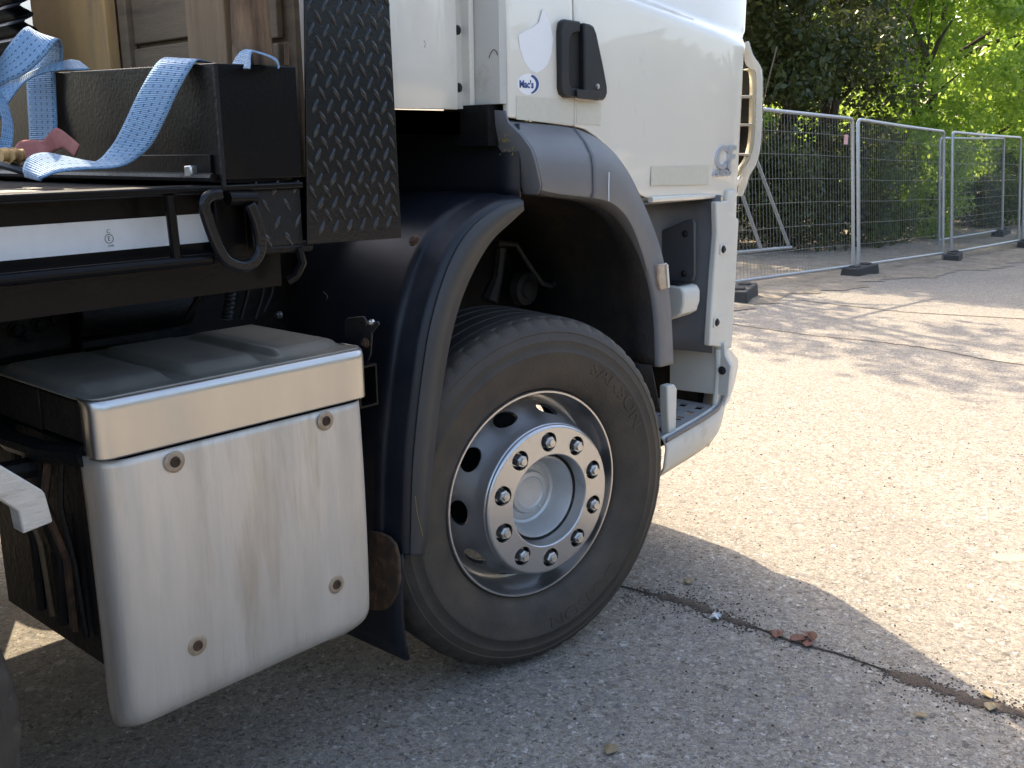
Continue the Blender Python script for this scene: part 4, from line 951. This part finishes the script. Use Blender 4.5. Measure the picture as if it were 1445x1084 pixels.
# red webbing and ratchet
b = MB()
o = ribbon('red_webbing', A([(20, 212, -1.08), (28, 200, -1.07), (45, 197.5, -1.05), (60, 198, -1.03), (72, 186, -1.0), (82, 181, -.99), (98, 192, -.99), (113, 205, -.99)]), A([(25, 232, -1.09), (34, 226, -1.08), (50, 226, -1.06), (66, 219, -1.04), (80, 212, -1.01), (88, 209, -1.0), (98, 215, -1.0), (105, 221, -1.0)]), 'redstrap')
tag(o, 'faded red webbing folded beside the ratchet on the deck', 'strap')
c = at(14, 222, 'x', -1.12); rt = tag(empty('ratchet_buckle', (c.x, c.y, 1.404)), 'dull brass-coloured ratchet buckle at the left end of the deck', 'ratchet')
z0 = c.z-1.404
for dy in (-.02, .02):
    b = MB(); b.prism([(-.02, -.018), (.03, -.02), (.075, -.004), (.078, .012), (.03, .02), (-.02, .016)], dy-.0025, dy+.0025)
    for i, v in enumerate(b.v): b.v[i] = (v[1]*.4-v[1]*0, -v[0]+.03, v[2]+z0)
    b.build('side_plate', 'wood_pale', rt, bevel=.002)
b = MB(); b.tube([(-.022, -.012, z0+.004), (.022, -.012, z0+.004)], .013, 12); b.build('spindle', 'wood_pale', rt)
b = MB(); b.tube([(-.01, .05, z0-.01), (.0, -.02, z0-.022), (.012, -.05, z0-.03)], .01, 8); b.build('handle', 'guard', rt)

# ================================================================== FENCE
FENCE = []
def fence_panel(p0, p1, label, h=1.87, group='steel mesh fence panels along the yard', lean=0., dense=.072, roundtop=True):
    p0 = Vector((*p0, 0)); p1 = Vector((*p1, 0)); d = (p1-p0); Ln = d.length; d.normalize()
    za, zb = gz(p0.x), gz(p1.x); base = .12
    t = tag(empty('mesh_fence', (p0.x, p0.y, za)), label, 'fence', group)
    def L(s, z): q = d*s; return (q.x, q.y+.075*z, (zb-za)*s/Ln+z)
    rr = .07 if roundtop else .0
    pts = [L(.02, .02)]+[L(.02, z) for z in (.6, 1.2, h-rr)]
    if roundtop: pts += [L(.02+rr*(1-math.cos(a)), h-rr+rr*math.sin(a)) for a in (.5, 1.05)]
    pts += [L(.02+rr, h), L(Ln/2, h-.006), L(Ln-.02-rr, h)]
    if roundtop: pts += [L(Ln-.02-rr*(1-math.cos(a)), h-rr+rr*math.sin(a)) for a in (1.05, .5)]
    pts += [L(Ln-.02, z) for z in (h-rr, 1.2, .6)]+[L(Ln-.02, .02)]
    b = MB(); b.tube(pts, .021, 10); fr = b.build('frame', 'galv', t)
    b = MB(); b.tube([L(.02, base), L(Ln-.02, base)], .019, 10); b.build('bottom_rail', 'galv', t)
    b = MB()
    s = .02+dense
    while s < Ln-.03:
        b.tube([L(s, base), L(s+.004*jitter(s*5), h*.5), L(s, h)], .0016, 4, cap=False); s += dense
    for z in (.38, .64, .90, 1.16, 1.42, 1.66):
        b.tube([L(.02, z), L(Ln*.3, z-.006), L(Ln*.7, z+.006), L(Ln-.02, z)], .0032, 4, cap=False)
    o = b.build('wire_mesh', 'wire', t, fix=False); o['kind'] = 'stuff'
    return t
def foot(x, y, rz, label):
    b = MB(); z0 = gz(x)
    b.add([(sx*.36*(1 if k == 0 else .94), sy*.115*(1 if k == 0 else .88), (0 if k == 0 else .13)) for k in (0, 1) for sx in (-1, 1) for sy in (-1, 1)], [(0, 1, 3, 2), (4, 6, 7, 5), (0, 4, 5, 1), (2, 3, 7, 6), (0, 2, 6, 4), (1, 5, 7, 3)])
    for sx in (-.18, .18): b.box(sx-.06, sx+.06, -.06, .06, .12, .15)
    o = b.build('rubber_block', 'foot', bevel=.02, smooth=40); o.location = (x, y, z0-.005); o.rotation_euler = (0, 0, rz)
    return tag(o, label, 'rubber block', 'rubber feet of the fence')
f1 = fence_panel((6.55, 3.42), (10.0, 3.36), 'galvanised mesh fence panel nearest the truck, with the pink tag')
f2 = fence_panel((10.12, 3.36), (13.42, 3.46), 'round-cornered mesh fence panel in the middle, right of the pink tag')
f3 = fence_panel((13.62, 3.42), (17.15, 3.45), 'mesh fence panel third from the truck')
f4 = fence_panel((16.3, 4.53), (19.3, 4.35), 'second-row mesh fence panel standing behind the third panel')
f5 = fence_panel((17.35, 3.45), (20.8, 3.5), 'farthest mesh fence panel at the right edge', dense=.028)
foot(10.03, 3.30, R(80-90+12), 'dark rubber fence foot below the pink tag post'); foot(13.5, 3.35, R(14), 'dark rubber fence foot between the middle and third panels')
foot(6.75, 3.1, R(20), 'dark rubber fence foot just clear of the truck bumper'); foot(17.2, 3.35, R(10), 'dark rubber fence foot at the right edge, nearest row')
foot(19.2, 4.35, R(5), 'dark rubber fence foot of the second row behind')
p = at(1194, 197, 'y', 3.33); b = MB(); b.box(-.045, .045, -.003, .003, -.055, .055); b.box(-.03, .03, -.0045, -.0032, .02, .04)
o = b.build('warning_tag', 'tag', bevel=.002); o.location = p; tag(o, 'small pink tag hung on the mesh near the tall post', 'tag')
br = tag(empty('fence_brace', (8.6, 4.3, gz(8.6))), 'galvanised triangular brace frame leaning behind the first fence panel', 'brace')
for k, pts in enumerate(([(1066, 222), (1114, 350)], [(1045, 268), (1074, 352)], [(1040, 356), (1116, 349)], [(1040, 222), (1066, 222)])):
    b = MB(); b.tube([at(*p, 'y', 4.6)-Vector((8.6, 4.3, gz(8.6))) for p in pts], .022, 8); b.build('brace_tube', 'galv', br)

# ================================================================== TREES
def leaf_mesh(name, blobs, per, size, material, zmin=-9, sq=1.):
    """leaf-sized quads scattered through blob volumes, denser near the blob skins"""
    C, S = [], []
    for (c, r, w_) in blobs:
        n = int(per*w_); d = rng.normal(size=(n, 3)); d /= np.linalg.norm(d, axis=1)[:, None]
        rad = rng.random(n)**.45; C.append(np.array(c)+d*rad[:, None]*np.array(r)); 
    C = np.concatenate(C); C = C[C[:, 2] > zmin]; n = len(C)
    nrm = rng.normal(size=(n, 3))+np.array([0, 0, .5]); nrm /= np.linalg.norm(nrm, axis=1)[:, None]
    t = rng.normal(size=(n, 3)); t -= (t*nrm).sum(1)[:, None]*nrm; t /= np.linalg.norm(t, axis=1)[:, None]; u = np.cross(nrm, t)
    s = (size*rng.uniform(.55, 1.3, n))[:, None]
    P = np.stack([C-t*s*.55, C+u*s*.34+nrm*s*.10, C+t*s*.62, C-u*s*.34+nrm*s*.10], 1).reshape(-1, 3)
    me = bpy.data.meshes.new(name); me.vertices.add(4*n); me.vertices.foreach_set('co', P.astype(np.float32).ravel())
    me.loops.add(4*n); me.loops.foreach_set('vertex_index', np.arange(4*n, dtype=np.int32))
    me.polygons.add(n); me.polygons.foreach_set('loop_start', np.arange(0, 4*n, 4, dtype=np.int32)); me.polygons.foreach_set('loop_total', np.full(n, 4, dtype=np.int32))
    me.update(); me.validate(); me.materials.append(M[material]); return me
def tree(loc, label, h, rad, nblob, per, size, material, trunk_r=.16, low=.3, seed=0, twigs=14, name='ivy_tree', group='trees behind the fence'):
    rs = random.Random(seed); z0 = gz(loc[0]) if loc[1] > -8 else 0
    t = tag(empty(name, (loc[0], loc[1], z0)), label, 'tree', group)
    b = MB(); P = catmull([(0, 0, -.1), (.1*rs.uniform(-1, 1), .1, h*.25), (.25*rs.uniform(-1, 1), .2*rs.uniform(-1, 1), h*.55), (.35*rs.uniform(-1, 1), .3*rs.uniform(-1, 1), h*.92)], 5)
    b.tube(P, [trunk_r*(1.25-1.05*i/(len(P)-1)) for i in range(len(P))], 10); b.build('trunk', 'trunk', t)
    for k in range(5):
        i = rs.randint(4, len(P)-4); a = rs.uniform(0, 6.28); e = Vector((math.cos(a)*rad*.8, math.sin(a)*rad*.8, rs.uniform(.6, 1.6)))
        b = MB(); b.tube([P[i], P[i]+e*.5+Vector((0, 0, .15)), P[i]+e], [.06, .04, .012], 6); b.build('limb', 'trunk', t)
    bl = []
    for k in range(nblob):
        a = rs.uniform(0, 6.28); z = rs.uniform(low, h); f_ = math.sqrt(rs.random())*rad*(1-.35*(z/h)**3)*(0.75+.25*min(1, z/(h*.3)))
        r_ = rs.uniform(.35, .85); bl.append(((f_*math.cos(a), f_*math.sin(a), z), (r_, r_, r_*rs.uniform(.6, 1)), r_*r_))
    me = leaf_mesh('crown', bl, per, size, material); o = bpy.data.objects.new('crown', me); COL.objects.link(o); o.parent = t
    if twigs:
        b = MB()
        for k in range(twigs):
            a = rs.uniform(0, 6.28); q = Vector((math.cos(a)*rad*rs.uniform(.5, 1), math.sin(a)*rad*rs.uniform(.5, 1), rs.uniform(.4*h, .9*h)))
            pts = [q]
            for j in range(4): pts.append(pts[-1]+Vector((rs.uniform(-.25, .25), rs.uniform(-.25, .25), -rs.uniform(.2, .5))))
            b.tube(pts, [.012, .011, .009, .007, .004], 5)
        o = b.build('dry_vine', 'twig', t)
    return t
tree((12.4, 6.9), 'dark ivy-covered tree right beside the cab front', 6.6, 1.7, 52, 1000, .105, 'leaf_dark', seed=1)
tree((15.2, 7.0), 'dark ivy-covered tree left of the hanging vines', 6.9, 1.8, 56, 1000, .105, 'leaf_dark', seed=2)
tree((17.8, 7.3), 'gnarled tree hung with bare brown vines beside the bright green tree', 7.8, 1.5, 40, 800, .10, 'leaf_dark', trunk_r=.22, seed=3, twigs=70)
tree((22.4, 6.9), 'bright green leafy tree at the right edge', 8.2, 3.3, 160, 800, .13, 'leaf_bright', trunk_r=.11, low=.2, seed=4, twigs=6, name='leafy_tree')
tree((26.5, 7.4), 'pale green tree beyond the bright tree at the far right', 8.0, 2.6, 60, 600, .14, 'leaf_bright', seed=5, twigs=4, name='leafy_tree')
tree((9.3, 7.6), 'tree hidden by the cab that shades the yard', 7.4, 1.9, 26, 260, .15, 'leaf_mid', seed=6, twigs=0, name='leafy_tree')
tree((6.4, 9.4), 'second tree hidden by the cab, farther back', 7.4, 1.9, 26, 260, .15, 'leaf_mid', seed=7, twigs=0, name='leafy_tree')
for i, (x, y) in enumerate(((13.5, 10.2), (17, 10.8), (20.5, 13.5), (26, 14), (33, 13), (38, 9))):
    tree((x, y), ('dense tree of the back row, %s' % ('behind the ivy trees nearest the cab', 'behind the second ivy tree', 'behind the vine-hung tree', 'behind the bright green tree', 'right of the bright green tree, far back', 'at the far right horizon')[i]), 8.5 if i < 2 else 7.0, 2.7, 64, 900, .16, 'leaf_dark' if i < 2 else 'leaf_bright', seed=20+i, twigs=0, name='back_tree')
def shrub(x, y, rx, h, material, label, seed):
    rs = random.Random(seed); t = tag(empty('shrub', (x, y, gz(x))), label, 'shrub', 'shrubs behind the fence')
    b = MB()
    for k in range(6): a = rs.uniform(0, 6.28); b.tube([(0, 0, 0), (math.cos(a)*rx*.4, math.sin(a)*rx*.4, h*.5), (math.cos(a)*rx*.8, math.sin(a)*rx*.8, h*.85)], [.02, .014, .005], 5)
    b.build('stem', 'twig', t)
    bl = [((rs.uniform(-rx, rx), rs.uniform(-rx, rx)*.7, rs.uniform(.15, h)), (.35, .35, .3), .14) for _ in range(26)]
    me = leaf_mesh('foliage', bl, 1500, .075, material, zmin=.02); o = bpy.data.objects.new('foliage', me); COL.objects.link(o); o.parent = t
tree((19.4, 6.4), 'slender bright green sapling just right of the hanging vines', 5.6, 1.1, 50, 520, .11, 'leaf_bright', trunk_r=.05, low=.6, seed=8, twigs=2, name='leafy_tree')
shrub(13.2, 5.9, .9, 1.5, 'leaf_dark', 'low dark shrub behind the first fence panel', 31)
shrub(16.2, 5.9, 1.0, 1.5, 'leaf_mid', 'sunlit shrub behind the middle fence panel, left part', 32)
shrub(18.4, 5.6, .9, 1.8, 'leaf_bright', 'bright young shrub behind the middle fence panel', 33)
shrub(21.5, 5.2, 1.0, 1.0, 'leaf_mid', 'low shrub behind the third fence panel', 34)
shrub(24.5, 5.4, 1.1, 1.3, 'leaf_mid', 'spreading shrub far behind the third fence panel', 35)

# ================================================================== SMALL THINGS ON THE GROUND
def leaf_on_ground(px, py, size, rz, material, label, group=None, curl=.3):
    p = at(px, py, 'z', .004); b = MB(); V = []; n = 7
    for i in range(n):
        t = i/(n-1); w_ = math.sin(math.pi*t)**.7*.34
        for s in (-1, 0, 1): V.append((size*(t-.5), size*w_*s, size*(curl*.45*abs(s)*w_*2+curl*.5*(t-.5)**2)+.001))
    b.add(V, [(i*3+j, (i+1)*3+j, (i+1)*3+j+1, i*3+j+1) for i in range(n-1) for j in range(2)])
    o = b.build('fallen_leaf', material, solid=.0006, smooth=60); o.location = (p.x, p.y, .004); o.rotation_euler = (0, 0, rz)
    return tag(o, label, 'leaf', group)
leaf_on_ground(1096, 905, .055, .3, 'dead_leaf', 'red-brown dead leaf at the left of the small cluster', 'dead leaves on the slab joint', .7)
leaf_on_ground(1126, 911, .06, -.5, 'dead_leaf', 'flat red-brown dead leaf in the middle of the cluster', 'dead leaves on the slab joint', .5)
leaf_on_ground(1143, 908, .055, .9, 'dead_leaf', 'upper right red-brown dead leaf of the cluster', 'dead leaves on the slab joint', .8)
leaf_on_ground(1140, 917, .05, .1, 'dead_leaf', 'lower right red-brown dead leaf of the cluster', 'dead leaves on the slab joint', .4)
leaf_on_ground(1393, 990, .04, .8, 'dry_leaf', 'dry yellow leaf lying on the soil joint at the right', 'dry leaves', .3)
leaf_on_ground(1396, 1007, .045, .2, 'dry_leaf', 'dry yellow leaf just below the soil joint', 'dry leaves', .4)
leaf_on_ground(1299, 1019, .035, 2., 'dry_leaf', 'small dull leaf on the concrete right of centre', 'dry leaves', .4)
leaf_on_ground(972, 828, .05, .4, 'dry_leaf', 'curled dull leaf in the shade by the tyre', 'dry leaves', .4)
leaf_on_ground(862, 1068, .05, .2, 'dry_leaf', 'curled leaf at the bottom edge of the yard', 'dry leaves', .4)
p = at(1009, 880, 'z', .004); b = MB(); rs = random.Random(5)
V = [(.035*(i/5-.5)+.004*rs.uniform(-1, 1), .028*(j/4-.5)+.004*rs.uniform(-1, 1), .003+.014*rs.random()) for i in range(6) for j in range(5)]
b.add(V, [(i*5+j, (i+1)*5+j, (i+1)*5+j+1, i*5+j+1) for i in range(5) for j in range(4)]); o = b.build('paper_scrap', 'paper', solid=.001, smooth=0); o.location = (p.x, p.y, .002)
tag(o, 'crumpled white scrap on the soil joint near the tyre', 'scrap')
# loose grit
b = MB(); rs = random.Random(9)
for k in range(3200):
    if k < 2200:
        y = rs.choice((rs.uniform(-1.3, .5), rs.uniform(-.4, .05), rs.uniform(-1.3, -.8))); x = .585+.02*jitter(y*1.4, 1)-(.06*sst(-.2, .3, y))+rs.gauss(0, .022 if rs.random() < .7 else .07)
    else: x, y = rs.uniform(-.8, 3.2), rs.uniform(-1.3, 1.2)
    r_ = rs.uniform(.0015, .0045) if k < 2600 else rs.uniform(.002, .006); V = []
    for q in ((1, 0, 0), (0, 1, 0), (-1, 0, 0), (0, -1, 0), (0, 0, 1)): V.append((x+q[0]*r_*rs.uniform(.6, 1.3), y+q[1]*r_*rs.uniform(.6, 1.3), .001+q[2]*r_*.8))
    b.add(V, [(0, 1, 4), (1, 2, 4), (2, 3, 4), (3, 0, 4)])
tag(b.build('grit', 'soil', smooth=0), 'loose dark grit scattered along the slab joint', 'grit', kind='stuff')
P = [at(px, py, 'z', .004) for px, py in [(1395, 792), (1412, 786), (1430, 789), (1448, 786), (1450, 796), (1428, 798), (1410, 797)]]
b = MB(); b.add([(p.x, p.y, .0008) for p in P], [tuple(range(len(P)))]); o = b.build('paint_mark', 'yellow', smooth=0)
tag(o, kind='structure')

# unseen wood, added round the yard to darken reflections in paint and metal
bl = []; rs = random.Random(77)
for a in np.linspace(95, 335, 46):
    rad = rs.uniform(15, 19); x, y = rad*math.sin(R(a))*1.1-1, rad*math.cos(R(a))
    hh = rs.uniform(2.6, 4.2)
    for k in range(9):
        r_ = rs.uniform(.8, 1.3); bl.append(((x+rs.uniform(-1.2, 1.2), y+rs.uniform(-1.2, 1.2), rs.uniform(.4, hh)), (r_, r_, r_), 1.))
me = leaf_mesh('added_woodland', bl, 90, .55, 'leaf_dark', zmin=.1); o = bpy.data.objects.new('added_woodland', me); COL.objects.link(o)
tag(o, 'unseen leafy wood added round the yard to darken reflections', 'wood', kind='stuff')

for o in bpy.data.objects:
    if o.parent is None and o.name.split('.')[0] in ('soil_filled_joint', 'fallen_leaf', 'paper_scrap', 'grit', 'paint_mark'): o.location.z += G0

def mark(name, pts, y, r_, material, parent, ax='y'):
    b = MB(); b.tube(catmull([at(px, py, ax, y) for px, py in pts], 4), r_, 5); return b.build(name, material, parent)
mark('dirt_squiggle', [(598, 57), (600, 62), (599, 66), (602, 69)], .1735, .0011, 'rust', truck)
mark('dirt_squiggle', [(690, 82), (693, 74), (697, 70), (701, 74), (702, 78)], -.043, .0009, 'rust', truck, 'x')
mark('bird_streak', [(859.5, 243), (859, 262), (859, 284)], -.018, .0016, 'sticker', S1)
mark('scuff', [(671, 319), (675, 322), (677, 321)], -.003, .0012, 'paper', mg)
mark('moss_clump', [(456, 412), (462, 418), (459, 425)], -.462, .0012, 'soil', mg, 'x')
mark('scratch', [(586, 700), (589, 725), (594, 745), (597, 757)], -.0055, .0008, 'moss', mg)
